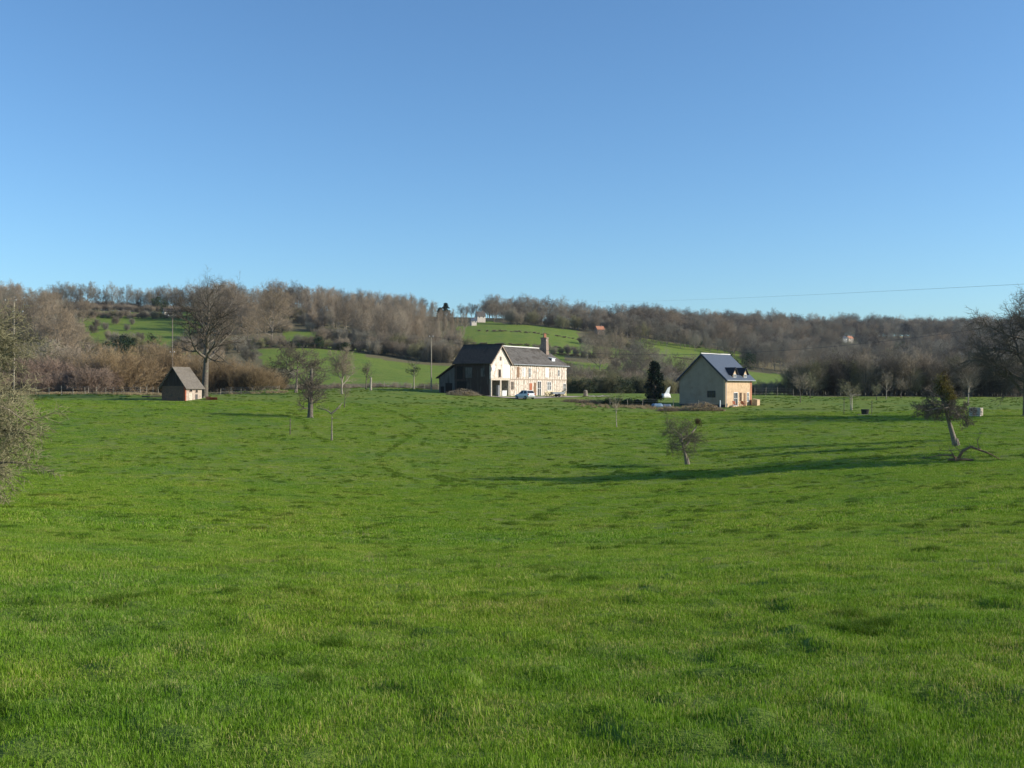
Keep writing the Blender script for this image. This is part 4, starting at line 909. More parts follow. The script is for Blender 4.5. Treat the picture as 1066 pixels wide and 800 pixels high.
# things by it
o = MB(); rr_ = random.Random(3)
for k in range(16):
    z = .08 + .12 * (k // 5); x = (k % 5) * .26 + rr_.uniform(-.05, .05); o.tube([(x, rr_.uniform(-.9, -.7), z), (x + .05, rr_.uniform(.7, .9), z)], [.07, .06], 6)
o = o.build('log_pile', M['terracotta']); o.location = at(216.5, 152, -.02); o.rotation_euler.z = .7; tag(o, 'low pile of reddish logs lying right of the small shed', 'log pile')
o = MB(); o.tube([(-2.2, 0, .1), (0, .1, .16), (2.4, -.1, .1)], [.09, .11, .07], 7); o = o.build('fallen_log', M['bark_dark']); o.location = at(163, 160); o.rotation_euler.z = .15; tag(o, 'dark log lying in the grass left of the small shed', 'log')

# ------------------------------------------------------------------ yard of the farmhouse
mb = MB(); prev = None
pl_ = [(512, 173.4), (525, 173.2), (545, 173.0), (565, 175.5), (585, 183), (612, 192), (640, 199)]
fine = []
for i in range(len(pl_) - 1):
    for k in range(8): t = k / 8; fine.append((pl_[i][0] * (1 - t) + pl_[i + 1][0] * t, pl_[i][1] * (1 - t) + pl_[i + 1][1] * t))
NW = 6; idx = []
for px, Y in fine:
    x = X_of(px, Y); row_ = []
    for q in range(NW + 1):
        yy = Y - 1.6 + q * .7; xx = x - .25 * q; row_.append(len(mb.v)); mb.v.append((xx, yy, gz(xx, yy) + .06))
    if prev:
        for q in range(NW): mb.f.append((prev[q], row_[q], row_[q + 1], prev[q + 1])); mb.m.append(0)
    prev = row_
tag(mb.build('driveway', M['gravel']), kind='structure')

def car(loc, rz, label):
    c = tag(empty('parked_car', loc, rz), label, 'car')
    # stations along x (front +): half width and heights give a rounded hatchback shell
    prof = [(-1.95, .42, .82, .70), (-1.88, .28, .98, .77), (-1.2, .22, .95, .81), (0, .2, .93, .82), (.75, .2, .91, .82), (1.3, .22, .84, .80), (1.75, .28, .70, .74), (1.93, .38, .58, .62)]
    b = MB()
    for x, z0, z1, hw in prof:
        zm = .5 * (z0 + z1)
        b.v += [(x, -hw * .9, z0), (x, -hw, zm), (x, -hw * .93, z1), (x, hw * .93, z1), (x, hw, zm), (x, hw * .9, z0)]
    for i in range(len(prof) - 1):
        for q in range(6): b.f.append((i * 6 + q, i * 6 + (q + 1) % 6, i * 6 + 6 + (q + 1) % 6, i * 6 + 6 + q)[::-1]); b.m.append(0)
    b.f += [tuple(range(6)), tuple(range((len(prof) - 1) * 6, len(prof) * 6))[::-1]]; b.m += [0, 0]
    body = b.build('body', M['car_paint'], c); bevel(body, .05)
    b = MB(); b.hexa([(-1.7, -.74, .94), (.78, -.74, .9), (.78, .74, .9), (-1.7, .74, .94), (-1.35, -.57, 1.42), (.02, -.57, 1.43), (.02, .57, 1.43), (-1.35, .57, 1.42)]); o = b.build('cabin_glass', M['glass'], c); bevel(o, .04)
    b = MB(); b.box(-1.38, .05, -.585, .585, 1.405, 1.475)
    for y in (-1, 1):
        for xa, xb, w in ((.8, .03, .05), (-.55, -.58, .05), (-1.72, -1.37, .09)):
            b.hexa([(xa - w, y * .735, .9), (xa + w, y * .735, .9), (xa + w, y * .765, .9), (xa - w, y * .765, .9), (xb - w, y * .56, 1.43), (xb + w, y * .56, 1.43), (xb + w, y * .59, 1.43), (xb - w, y * .59, 1.43)])
    o = b.build('roof', M['car_paint'], c); bevel(o, .02)
    for x in (-1.22, 1.2):
        for y in (-1, 1):
            b = MB(); b.tube([(x, y * .64, .3), (x, y * .66, .3), (x, y * .82, .3), (x, y * .84, .3)], [.24, .3, .3, .25], 20); wl = b.build('wheel', M['rubber'], c)
            b = MB(); b.tube([(x, y * .8, .3), (x, y * .85, .3)], [.19, .17], 14); b.build('rim', M['metal_grey'], wl)
    for y in (-1, 1):
        b = MB(); b.box(1.74, 1.9, y * .55 - .14, y * .55 + .14, .56, .68); o = b.build('headlight', M['lamp_clear'], c)
        b = MB(); b.box(-1.97, -1.86, y * .66 - .08, y * .66 + .08, .66, .92); b.build('tail_light', M['red_lamp'], c)
    b = MB(); b.box(-2.0, -1.86, -.68, .68, .38, .56); b.build('bumper', M['metal_grey'], c); b = MB(); b.box(1.84, 1.98, -.6, .6, .34, .5); b.build('bumper', M['metal_grey'], c)
    b = MB(); b.box(-2.01, -1.98, -.26, .26, .6, .71); b.build('number_plate', M['white_paint'], c)
    return c
car(at(546.3, 169.5, .04), math.atan2(.82, -.57), 'small silver hatchback parked in front of the half-timbered farmhouse')

# pale things under the open gable
o = MB(); o.box(-.06, .06, -.65, .65, 0, 1.9); o.box(.06, .09, -.6, .6, .1, 1.0); o = o.build('leaning_panel', M['white_paint']); o.location = inhouse((1.7, -.35, .02), FH, A60); o.rotation_euler = (0, 0, A60 + 1.57 + .9); tag(o, 'upright white panel leaning in the open gable of the barn', 'panel')
o = MB(); o.box(-.75, .75, -.5, .5, 0, .9); o.box(-.8, .8, -.55, .55, .9, .98); o = o.build('chest', M['white_paint']); bevel(o, .03); o.location = inhouse((4.3, .3, .02), FH, A60); o.rotation_euler.z = A60; tag(o, 'low white chest under the barn gable right of the upright white panel', 'chest')
# blue-grey trailer with its shafts on the right of the yard
tr = tag(empty('trailer', at(580.5, 183.5, .06), math.radians(20)), 'low grey trailer on the gravel in front of the farmhouse wing', 'trailer')
b = MB(); b.box(-1.15, 1.15, -.6, .6, .5, .56); b.box(-1.15, 1.15, -.6, -.56, .56, .9); b.box(-1.15, 1.15, .56, .6, .56, .9); b.box(-1.15, -1.11, -.56, .56, .56, .9); b.build('bed', M['metal_grey'], tr)
b = MB(); b.box(1.1, 1.15, -.56, .56, .56, .92); b.build('tailboard', M['white_paint'], tr)
for y in (-1, 1): b = MB(); b.tube([(0, y * .64, .3), (0, y * .8, .3)], [.3, .3], 16); b.build('wheel', M['rubber'], tr)
b = MB(); b.tube([(-1.1, -.4, .53), (-2.0, 0, .5)], [.035] * 2, 5); b.tube([(-1.1, .4, .53), (-2.0, 0, .5)], [.035] * 2, 5); b.build('drawbar', M['metal_grey'], tr)

def leafy(name, loc, rx_, ry_, rz_, n, ls, m, label, cat, stems=True, seed=1, group=None):
    r = random.Random(seed); c = tag(empty(name, loc), label, cat, group)
    mb = MB()
    for k in range(9):
        a = r.random() * 6.28; q = r.random() ** .5 * .7
        leaf_blob(mb, r, (math.cos(a) * q * rx_, math.sin(a) * q * ry_, rz_ * r.uniform(.35, 1.35)), rx_ * .5, ry_ * .5, rz_ * .5, n // 9, ls)
    mb.build('foliage', M[m], c)
    mb = MB()
    for k in range(6): a = r.random() * 6.28; mb.spike((.1 * math.cos(a), .1 * math.sin(a), -.1), (rx_ * .6 * math.cos(a), ry_ * .6 * math.sin(a), rz_ * 1.2), .03)
    mb.build('stem', M['bark_dark'], c)
    return c
leafy('garden_bush', at(571, 181, 0), 1.0, .9, .6, 500, .09, 'leaf_dull', 'low green bush between the silver car and the trailer', 'shrub', seed=2)
leafy('garden_bush', at(548.5, 176.3, 0), .6, .6, .55, 350, .08, 'leaf_ivy', 'dark bush against the farmhouse wall behind the silver car', 'shrub', seed=3)
leafy('garden_bush', at(586, 186.5, 0), .7, .7, .9, 400, .09, 'leaf_dull', 'upright bush by the right end of the farmhouse wing', 'shrub', seed=4)
def heap(name, loc, rx_, ry_, h, n, m, label, cat, seed, m2='bramble'):
    r = random.Random(seed); c = tag(empty(name, loc), label, cat)
    mb = MB()
    for _ in range(n):
        a = r.random() * 6.28; q = r.random() ** .5; x, y = q * rx_ * math.cos(a), q * ry_ * math.sin(a); z = h * (1 - q * q) * r.random() * .9
        d = nrm((r.gauss(0, 1), r.gauss(0, 1), abs(r.gauss(0, .6)))); l = r.uniform(.3, .8)
        mb.spike((x, y, z), (x + d[0] * l, y + d[1] * l, z + d[2] * l * .7), .02)
    mb.build('dead_branches', M[m], c)
    mb = MB()
    for _ in range(n // 2):
        a = r.random() * 6.28; q = r.random() ** .5; x, y = q * rx_ * math.cos(a), q * ry_ * math.sin(a); z = h * (1 - q * q) * r.random() * .8
        leaf_blob(mb, r, (x, y, z), .15, .15, .12, 3, .12)
    mb.build('dead_leaves', M[m2], c)
heap('brush_heap', at(481.5, 171.8), 3.2, 1.3, 1.3, 700, 'twig_pink', 'heap of brown cut branches at the foot of the dark barn wall', 'brush heap', 5, 'straw')
heap('brush_heap', at(731, 153.5), 3.4, 1.6, 1.5, 1100, 'twig_red', 'large heap of tan dead brushwood before the shaded gable of the slate-roofed house', 'brush heap', 6, 'straw')
heap('brush_heap', at(697, 153.5), 2.0, 1.0, .7, 500, 'twig_pink', 'small low heap of brown brushwood left of the larger one', 'brush heap', 7)
for px, Y, rx_, h in ((612, 166, 2.0, .8), (622, 165, 1.8, .9), (598, 168, 2.4, .6)):
    heap('bramble_clump', at(px, Y), rx_, 1.0, h, 350, 'twig_red', {612: 'reddish bramble clump, middle of the three along the dark bank', 622: 'reddish bramble clump, right-hand of the three along the dark bank', 598: 'reddish bramble clump, left-hand and lowest of the three along the dark bank'}[px], 'bramble', int(px))
# tarpaulin-covered stacks and white things by the conifer
def tarped(loc, sx, sy, h, m, rz, label):
    r = random.Random(int(sx * 100)); b = MB(); nx, ny = 9, 7
    for j in range(ny):
        for i in range(nx):
            u, v = i / (nx - 1) * 2 - 1, j / (ny - 1) * 2 - 1; e = max(abs(u), abs(v))
            b.v.append((u * sx * .5, v * sy * .5, h * (1 if e < .8 else .05) * r.uniform(.85, 1.05)))
    for j in range(ny - 1):
        for i in range(nx - 1): k = j * nx + i; b.f.append((k, k + 1, k + nx + 1, k + nx)); b.m.append(0)
    o = b.build('tarpaulin', M[m], None, True); o.location = loc; o.rotation_euler.z = rz; sd = o.modifiers.new('thick', 'SOLIDIFY'); sd.thickness = .02
    tag(o, label, 'tarpaulin')
tarped(at(684, 160, .0), 1.9, 1.2, .62, 'blue_tarp', .2, 'pale blue tarpaulin over a low stack at the foot of the dark conifer')
tarped(at(693.5, 160.5, .0), 1.6, 1.2, .5, 'tarp_grey', .1, 'darker grey-blue tarpaulin between the blue one and the shaded gable')
o = MB(); o.prism([(-.35, 0, 0), (.3, 0, .1), (.5, 0, 1.5), (.1, 0, 1.2)], (0, .12, 0)); o.prism([(-.38, .0, -.5), (-.28, 0, -.5), (-.2, 0, .1), (-.34, 0, 0)], (0, .1, 0)); o = o.build('white_board', M['white_cloth']); o.location = at(694.5, 192, .6); o.rotation_euler.z = .3; o.scale = (1.4, 1, .95); bevel(o, .02); tag(o, 'slanting white board standing upright in the grass right of the conifer', 'board')
tarped(at(693, 188, .0), 1.9, 1.0, .8, 'white_cloth', .5, 'white sheet crumpled on the grass below the slanting white board')
# dark hedge on the bank with stakes
r = random.Random(8)
hm = []
for k in range(2):
    mb = MB()
    for q in range(11): leaf_blob(mb, r, (r.uniform(-.9, .9), r.uniform(-.5, .5), r.uniform(.2, 1.0)), .5, .4, .45, 90, .1)
    for q in range(12): mb.spike((r.uniform(-.6, .6), r.uniform(-.3, .3), -.1), (r.uniform(-1, 1), r.uniform(-.5, .5), 1.5), .02, 1)
    hm.append(mb.mesh('bank_hedge_bush', [M['leaf_ivy'], M['bark_dark']]))
for i, px in enumerate(range(632, 682, 5)):
    o = bpy.data.objects.new('hedge_bush', hm[i % 2]); COL.objects.link(o); o.location = at(px, 163.5 + r.uniform(-.5, .5), -.05); o.rotation_euler.z = r.uniform(-.3, .3); o.scale = (1, 1, r.uniform(.75, 1.05))
    tag(o, 'dark clipped bush in the low hedge left of the blue tarpaulin', 'shrub', 'dark low hedge on the bank')
o = MB(); o.tube([(0, 0, -.2), (.03, 0, .5), (0, .02, 1.1), (.02, 0, 1.25)], [.5, .4, .36, .25], 9); o = o.build('tree_stump', M['bark_mid']); o.location = at(609.5, 192); tag(o, 'thick brown tree stump on the lawn right of the farmhouse', 'tree stump')
leafy('garden_bush', at(676, 170.5, 0), 1.2, .9, .55, 500, .1, 'bramble', 'pale brownish bush left of the conifer trunk', 'shrub', seed=12)

# conifer
r = random.Random(15); CF = tag(empty('conifer', at(681.5, 172, -.1)), 'dark dense conifer standing left of the slate-roofed house', 'conifer')
mb = MB(); mb.tube([(0, 0, -.2), (0, 0, 4), (.05, 0, 6.4)], [.3, .2, .03], 8); mb.build('trunk', M['bark_dark'], CF)
mb = MB()
for _ in range(190):
    z = r.uniform(.7, 6.7); q = 1.85 * max(.05, 1 - abs(z - 2.6) / 4.6) ** .6 * r.uniform(.35, 1); a = r.random() * 6.28
    leaf_blob(mb, r, (q * math.cos(a), q * math.sin(a), z), .4, .4, .6, 70, .13, 0, .2)
mb.build('crown', M['leaf_conifer'], CF)

# ------------------------------------------------------------------ fences, poles, cables
def fence(name, pts, h, label, seed, pr=.048):
    r = random.Random(seed); f = tag(empty(name, pts[0]), label, 'fence'); x0, y0, z0 = pts[0]; tops = []
    for p in pts:
        b = MB(); q = (p[0] - x0, p[1] - y0, p[2] - z0); l = (r.gauss(0, .06), r.gauss(0, .06)); hh = h * r.uniform(.85, 1.15)
        b.tube([(q[0], q[1], q[2] - .4), (q[0] + l[0], q[1] + l[1], q[2] + hh)], [pr, pr * .9], 6); b.build('post', M['post_wood'], f); tops.append((q[0] + l[0] * .8, q[1] + l[1] * .8, q[2]))
    for k in (.4, .75, 1.0):
        b = MB(); b.tube([(t[0], t[1], t[2] + h * k * .95) for t in tops], [.006] * len(tops), 3); b.build('wire', M['metal_grey'], f)
fence('post_and_wire_fence', [at(px, Y) for px, Y in ((-6, 166), (8, 166), (22, 166), (37, 166.5), (51, 166), (64, 166), (76, 166.5), (89, 167), (92, 169), (100, 168), (110, 168), (118, 168), (146, 170), (152, 169), (159, 169), (165, 169))], 1.25, 'pale weathered post and wire fence along the upper left edge of the pasture', 1)
fence('post_and_wire_fence', [at(px, Y) for px, Y in ((229, 172), (240, 173), (251, 174), (263, 175), (276, 177), (290, 181))], 1.1, 'short run of pale fence posts before the orange willows right of the big tree', 2)
fence('post_and_wire_fence', [at(px, Y) for px, Y in ((635, 161.5), (653.5, 160.5), (668.5, 160.5), (701, 160.5), (727, 157.8))], 1.25, 'thin stakes and wire along the dark bank left of the slate-roofed house', 3)
fence('post_and_wire_fence', [at(px, Y) for px, Y in ((386, 200), (400, 202), (414, 204), (428, 206), (442, 208), (456, 210))], 1.2, 'fence posts on the crest of the pasture left of the farmhouse', 4)
fence('post_and_wire_fence', [at(px, Y) for px, Y in ((786, 200), (797, 201), (809, 202), (826, 203))], 1.6, 'thin dark stakes right of the slate-roofed house in front of the belt', 5, .04)

def pole(loc, h, arms, label, m='post_wood'):
    p = tag(empty('utility_pole', loc), label, 'utility pole')
    b = MB(); b.tube([(0, 0, -1), (0, 0, h)], [.125, .07], 9); b.build('pole', M[m], p)
    for z, l, dx in arms:
        b = MB(); b.box(-l * .5 + dx, l * .5 + dx, -.16, -.1, z - .06, z + .06); a = b.build('crossarm', M['post_wood'], p)
        for s_ in (-.45, .45):
            b = MB(); b.tube([(s_ * l + dx, -.13, z + .06), (s_ * l + dx, -.13, z + .12), (s_ * l + dx, -.13, z + .22)], [.05, .07, .03], 7); b.build('insulator', M['white_paint'], a)
    return p
p15 = at(14.5, 172); pole(p15, 14.5 - p15[2], [(14.3 - p15[2], 2.0, -.5), (12.4 - p15[2], 1.9, .7)], 'tall pale utility pole with two crossarms beyond the left end of the pasture fence')
p449 = at(449, 188); pole(p449, 9.1 - p449[2], [(9.0 - p449[2], .7, 0)], 'utility pole beside the lean-to at the left end of the farmhouse')
p180 = at(179.5, 196); pole(p180, 13.6 - p180[2], [(13.4 - p180[2], 1.6, 0), (6.4 - p180[2], .9, 0)], 'tall thin utility pole rising behind the small shed', 'bark_mid')
p102 = at(102.5, 262); pole(p102, 7.4 - p102[2], [(7.2 - p102[2], .8, 0)], 'short whitish pole standing in the thicket behind the left fence', 'white_paint')
pe = at(1190, 125); pole(pe, 13.2 - pe[2], [(13 - pe[2], 1.6, 0), (10.5 - pe[2], .8, 0)], 'utility pole among the trees beyond the right edge of the pasture')
def cable(a, b_, sag, label, rad=.02):
    pts = [(a[0] + (b_[0] - a[0]) * t, a[1] + (b_[1] - a[1]) * t, a[2] + (b_[2] - a[2]) * t - sag * 4 * t * (1 - t)) for t in [k / 30 for k in range(31)]]
    mb = MB(); mb.tube(pts, [rad] * 31, 4); tag(mb.build('overhead_cable', M['cable']), label, 'cable')
cable((p449[0], 188, 9.1), (pe[0], 125, 10.5), 4.9, 'dark overhead cable sagging from the pole by the farmhouse over the right-hand trees', .022)
cable((p449[0], 188, 9.05), (p15[0], 172, 12.6), 3.0, 'overhead cable running left from the pole by the farmhouse', .012)
cable((X_of(623, 800), 800, 66), (pe[0], 125, 13.2), 1.0, 'thin high cable crossing the sky above the right-hand hill', .018)
pf = at(623, 800); pole(pf, 66.2 - pf[2], [(65.8 - pf[2], 1.5, 0)], 'utility pole among the skyline trees carrying the high cable')

# ------------------------------------------------------------------ trees in the pasture
def ftree(name, loc, L, r0, spec, wm, tm, seed, label, lean=(0, 0), cat='tree', rz=0, extra=None):
    r = random.Random(seed); o = tag(empty(name, loc, rz), label, cat); wd, tw = MB(), MB()
    grow(r, wd, tw, (0, 0, -.3), nrm((lean[0], lean[1], 1)), L, r0, 0, spec)
    if extra: extra(r, wd, tw)
    # root flare
    for k in range(5):
        a = k * 1.256 + r.random(); wd.tube([(math.cos(a) * r0 * 1.5, math.sin(a) * r0 * 1.5, -.25), (math.cos(a) * r0 * .75, math.sin(a) * r0 * .75, .12), (math.cos(a) * r0 * .35, math.sin(a) * r0 * .35, .7)], [r0 * .35, r0 * .4, r0 * .2], 5, cap=False)
    wd.build('trunk', M[wm], o, True); tw.build('crown', M[tm], o)
    return o
OAK = [(9, .02, .03, 19, .37, 1.12, .52, .7, 10), (7, .13, .055, 10, .18, .8, .46, .5, 6), (4, .18, .05, 6, .12, .75, .48, .4, 4), (3, .2, .05, 6, .1, .7, .55, .3, 3), (1, 0, .05, 0, 0, 0, 0, 0, .0135)]
ftree('oak_tree', at(213, 158, -.1), 14.8, .55, OAK, 'bark_dark', 'twig_dark', 8, 'big spreading leafless tree towering behind the small shed')
def APPLE(n0=9, droop=.0, tw=.024, t0=.5):
    return [(5, .09, .03, n0, t0, 1.1, .85, .4, 8), (6, .24, .04 + droop, 10, .2, .85, .42, .4, 5), (4, .26, .03 + droop, 8, .15, .8, .5, .4, 4), (3, .28, .02 + droop, 6, .1, .8, .55, .3, 3), (1, 0, droop, 0, 0, 0, 0, 0, tw)]
ftree('apple_tree', hit(308, 409, -.05), 6.0, .26, APPLE(11), 'bark_mid', 'twig_dark', 21, 'dark dense-crowned bare orchard tree just behind the broken snag')
def snag_extra(r, wd, tw):
    wd.tube([(0, 0, -.2), (.06, 0, 2.4), (.02, 0, 3.6), (.12, 0, 4.8), (.16, 0, 6.0), (.2, 0, 6.25)], [.37, .31, .25, .2, .17, .05], 9)
ftree('broken_tree', hit(323, 436, -.05), 4.6, .36, [(5, .012, 0, 17, .3, 1.0, .62, .4, 9), (5, .22, .04, 12, .15, .8, .42, .4, 5), (3, .25, .03, 9, .15, .8, .55, .4, 3), (1, 0, .03, 0, 0, 0, 0, 0, .02)], 'bark_dark', 'twig_dark', 33, 'thick old tree with a snapped bare top on the left of the pasture', extra=snag_extra)
ftree('apple_tree', hit(356, 411, -.05), 5.6, .18, [(5, .05, .05, 14, .3, .8, .55, .4, 7), (5, .14, .08, 8, .2, .75, .45, .4, 4), (3, .18, .06, 7, .15, .7, .5, .4, 3), (2, .2, .03, 5, .1, .7, .6, .3, 3), (1, 0, .05, 0, 0, 0, 0, 0, .02)], 'bark_pale', 'twig_brown', 41, 'pale-trunked tree with a fine reddish-brown crown right of the broken tree')
YOUNG = [(4, .03, .03, 9, .45, .7, .42, .4, 6), (3, .14, .08, 6, .2, .7, .5, .4, 4), (2, .18, .06, 5, .1, .7, .55, .4, 3), (1, 0, .05, 0, 0, 0, 0, 0, .013)]
ftree('young_tree', hit(358.5, 424, -.05), 3.0, .075, YOUNG, 'bark_dark', 'twig_brown', 43, 'slim dark young tree in front of the pale-trunked tree on the left')
def poll_extra(r, wd, tw):
    wd.tube([(0, 0, 2.9), (.5, 0, 3.3), (1.1, .1, 4.0)], [.10, .08, .03], 6); wd.tube([(0, 0, 2.8), (-.5, 0, 3.2), (-1.6, 0, 3.5)], [.09, .06, .02], 5)
    for k in range(46):
        x = r.uniform(-1.9, 1.0); z = 3.2 + .3 * abs(x); tw.spike((x, 0, z - .1), (x + r.gauss(0, .35), r.gauss(0, .5), z + r.uniform(-.2, .55)), .014)
ftree('pollarded_tree', hit(345.5, 458.5, -.05), 3.0, .12, [(4, .02, 0, 3, .8, 1.1, .3, .4, 7), (3, .2, .02, 4, .2, .8, .5, .4, 4), (1, 0, 0, 0, 0, 0, 0, 0, .012)], 'bark_mid', 'twig_lichen', 47, 'stake-like pollarded fruit tree with two arms nearest on the left of the pasture', extra=poll_extra)
o = MB(); o.tube([(0, 0, -.3), (.02, 0, 1.75)], [.06, .05], 6); o = o.build('wooden_post', M['bark_dark']); o.location = hit(302, 453); tag(o, 'lone dark wooden post standing left of the pollarded fruit tree', 'post')
o = MB(); o.tube([(0, 0, -.3), (0, 0, 1.2), (.03, 0, 2.3)], [.22, .19, .17], 8); o = o.build('dead_tree', M['bark_pale']); o.location = at(386, 181); tag(o, 'short pale bare trunk on the crest of the pasture left of the farmhouse', 'tree stump')
ftree('ivy_clad_tree', at(381, 184, -.05), 4.2, .12, YOUNG, 'bark_dark', 'twig_dark', 51, 'narrow dark ivy-tufted tree beside the short pale trunk', extra=lambda r, wd, tw: [leaf_blob(tw, r, (r.gauss(0, .35), r.gauss(0, .35), r.uniform(2.2, 4.5)), .35, .35, .35, 60, .09) for _ in range(10)])
def tuft_extra(r, wd, tw):
    for k in range(13):
        a = r.random() * 6.28; q = r.uniform(.2, 1.7); leaf_blob(tw, r, (q * math.cos(a), q * math.sin(a), 4.7 - q * .9 + r.uniform(-.7, .3)), .5, .5, .28, 60, .1)
ftree('pine_tree', at(431, 194, -.05), 4.8, .14, YOUNG, 'bark_pale', 'leaf_dull', 52, 'small tufted evergreen tree with a pale trunk left of the utility pole by the farmhouse', extra=tuft_extra)
ftree('young_tree', hit(642, 446, -.05), 4.3, .06, YOUNG, 'bark_pale', 'twig_lichen', 53, 'thin pale-stemmed sapling standing alone in the middle of the pasture')
def mist(c, rad, n, m, label=None):
    def f(r, wd, tw): pass
    return f
am = ftree('apple_tree', hit(715.5, 483.5, -.05), 3.0, .2, [(5, .10, .02, 11, .6, 1.15, .72, .3, 8), (6, .26, .03, 9, .12, .9, .48, .4, 5), (4, .28, .01, 8, .12, .8, .5, .4, 4), (2, .3, -.02, 6, .1, .8, .6, .3, 3), (1, 0, -.03, 0, 0, 0, 0, 0, .0095)], 'bark_mid', 'twig_apple', 61, 'small round-headed old apple tree with one mistletoe ball in the middle of the pasture',
    extra=lambda r, wd, tw: wd.tube([(.05, 0, 1.9), (.4, 0, 2.8), (.75, 0, 3.3), (.9, 0, 3.7)], [.11, .08, .06, .04], 6))
mb = MB(); r = random.Random(62)
for _ in range(6): leaf_blob(mb, r, (.9 + r.gauss(0, .13), r.gauss(0, .13), 3.72 + r.gauss(0, .12)), .3, .3, .3, 150, .045, 0, .3)
mb.build('mistletoe', M['leaf_mistletoe_dark'], am)
# leaning apple tree with mistletoe on the right
def lean_extra(r, wd, tw):
    sp = [(7, .16, -.06, 11, .15, .9, .38, .4, 6), (4, .25, -.05, 9, .1, .8, .5, .4, 4), (3, .28, -.05, 7, .1, .8, .55, .3, 3), (1, 0, -.06, 0, 0, 0, 0, 0, .019)]
    for d, l in (((-1, .2, .35), 2.7), ((-1, -.5, .15), 2.6), ((-.6, .8, .3), 2.3), ((1, .2, .35), 2.0), ((.8, -.6, .3), 1.9), ((.5, .7, .5), 1.8), ((-.2, -1, .3), 1.9), ((-.3, .2, 1), 1.6)):
        t = r.uniform(2.5, 4.0); grow(r, wd, tw, (-.72 * t / 3.4 * .95, 0, t), nrm(d), l, .1, 1, [None] + sp)
la = ftree('apple_tree', hit(995.5, 465.5, -.05), 5.3, .27, [(6, .04, .02, 7, .6, 1.0, .42, .4, 9), (5, .24, .02, 8, .2, .9, .45, .4, 5), (3, .26, .0, 7, .1, .8, .5, .4, 3), (1, 0, 0, 0, 0, 0, 0, 0, .017)], 'bark_mid', 'twig_dark', 71, 'leaning old apple tree with drooping boughs and yellowish mistletoe by the fallen branch', lean=(-.21, 0), extra=lean_extra)
mb = MB(); r = random.Random(72)
for c, s_, n in (((-1.25, 0, 5.5), .6, 14), ((-.85, .2, 4.9), .5, 10), ((-.4, -.1, 4.4), .4, 6)):
    for _ in range(n): leaf_blob(mb, r, (c[0] + r.gauss(0, s_ * .5), c[1] + r.gauss(0, s_ * .5), c[2] + r.gauss(0, s_ * .5)), s_, s_, s_, 130, .065, 0, .3)
mb.build('mistletoe', M['leaf_mistletoe'], la)
mb = MB()
for _ in range(7): leaf_blob(mb, r, (-1.0 + r.gauss(0, .18), r.gauss(0, .2), 6.3 + r.gauss(0, .25)), .3, .3, .35, 90, .055, 0, .3)
mb.build('mistletoe', M['leaf_mistletoe_dark'], la)
mb = MB()
for _ in range(30):
    z = r.uniform(2.3, 5.6); a = r.random() * 6.28; q = r.random() ** .5 * (1.5 - .33 * (z - 2.3))
    leaf_blob(mb, r, (-.21 * z + q * math.cos(a) - .1, q * math.sin(a), z), .38, .38, .3, 42, .075, 0, .3)
mb.build('ivy', M['leaf_dull'], la)
# fallen branch
r = random.Random(81); fb = tag(empty('fallen_branch', hit(1000, 480, 0)), 'bare forked branch arching on the grass below the leaning apple tree', 'fallen branch'); wd, tw = MB(), MB()
for pts, rads in (([(3.0, .2, .1), (2.1, 0, .55), (1.3, 0, .85), (.75, .05, 1.05), (.2, .1, .75), (-.15, .1, .15)], [.03, .08, .12, .13, .15, .17]), ([(.9, 0, .1), (.0, .05, .15), (-.9, 0, .12)], [.12, .15, .1]), ([(-.2, .1, .2), (-.6, 0, .45), (-1.4, .1, .45), (-2.6, .2, .2)], [.12, .09, .06, .02]), ([(-.3, 0, .1), (-.75, -.1, .75), (-1.5, -.1, .8)], [.07, .04, .02]), ([(.1, .1, .6), (-.3, .3, 1.1), (-.4, .4, 1.5)], [.05, .03, .015]), ([(-.4, 0, .2), (-.45, -.2, -.05)], [.08, .05]), ([(1.3, 0, .85), (1.25, .1, 1.5), (1.5, .2, 2.0)], [.05, .03, .012])):
    wd.tube(pts, [q * .68 for q in rads], 7)
    for _ in range(16):
        i = r.randrange(len(pts)); p = pts[i]; tw.spike(p, (p[0] + r.gauss(0, .45), p[1] + r.gauss(0, .45), max(.05, p[2] + r.uniform(-.1, .55))), .018)
wd.build('branch', M['wood_brown'], fb, True); tw.build('twig', M['twig_lichen'], fb)
# right-hand side: young trees, stakes, crate
for px, py, h, sd, lb in ((833, 420, 5.6, 91, 'dark-stemmed young tree, leftmost of those before the coppiced belt'), (843.5, 415, 5.0, 92, 'paler young tree just right of the leftmost dark-stemmed one before the belt'), (922.5, 416, 5.4, 93, 'bare young tree with a thin pale stem right of the staked tree'), (912.5, 417, 3.0, 94, 'very thin sapling just left of the pale-stemmed young tree before the belt'), (938, 415, 4.2, 95, 'small bare sapling farthest right of those before the coppiced belt')):
    ftree('young_tree', hit(px, py, -.05), h * .72, .085, [(4, .03, .03, 12, .42, .7, .55, .4, 6), (3, .14, .08, 7, .2, .7, .5, .4, 4), (2, .18, .06, 6, .1, .7, .55, .4, 3), (1, 0, .05, 0, 0, 0, 0, 0, .019)], 'bark_dark' if sd != 93 else 'bark_pale', 'twig_brown' if sd % 2 else 'twig_lichen', sd, lb)
st = hit(886, 427, -.05); sk2 = tag(empty('staked_tree', st), 'young tree with a flat-topped crown tied to a pale stake and crossbar', 'tree')
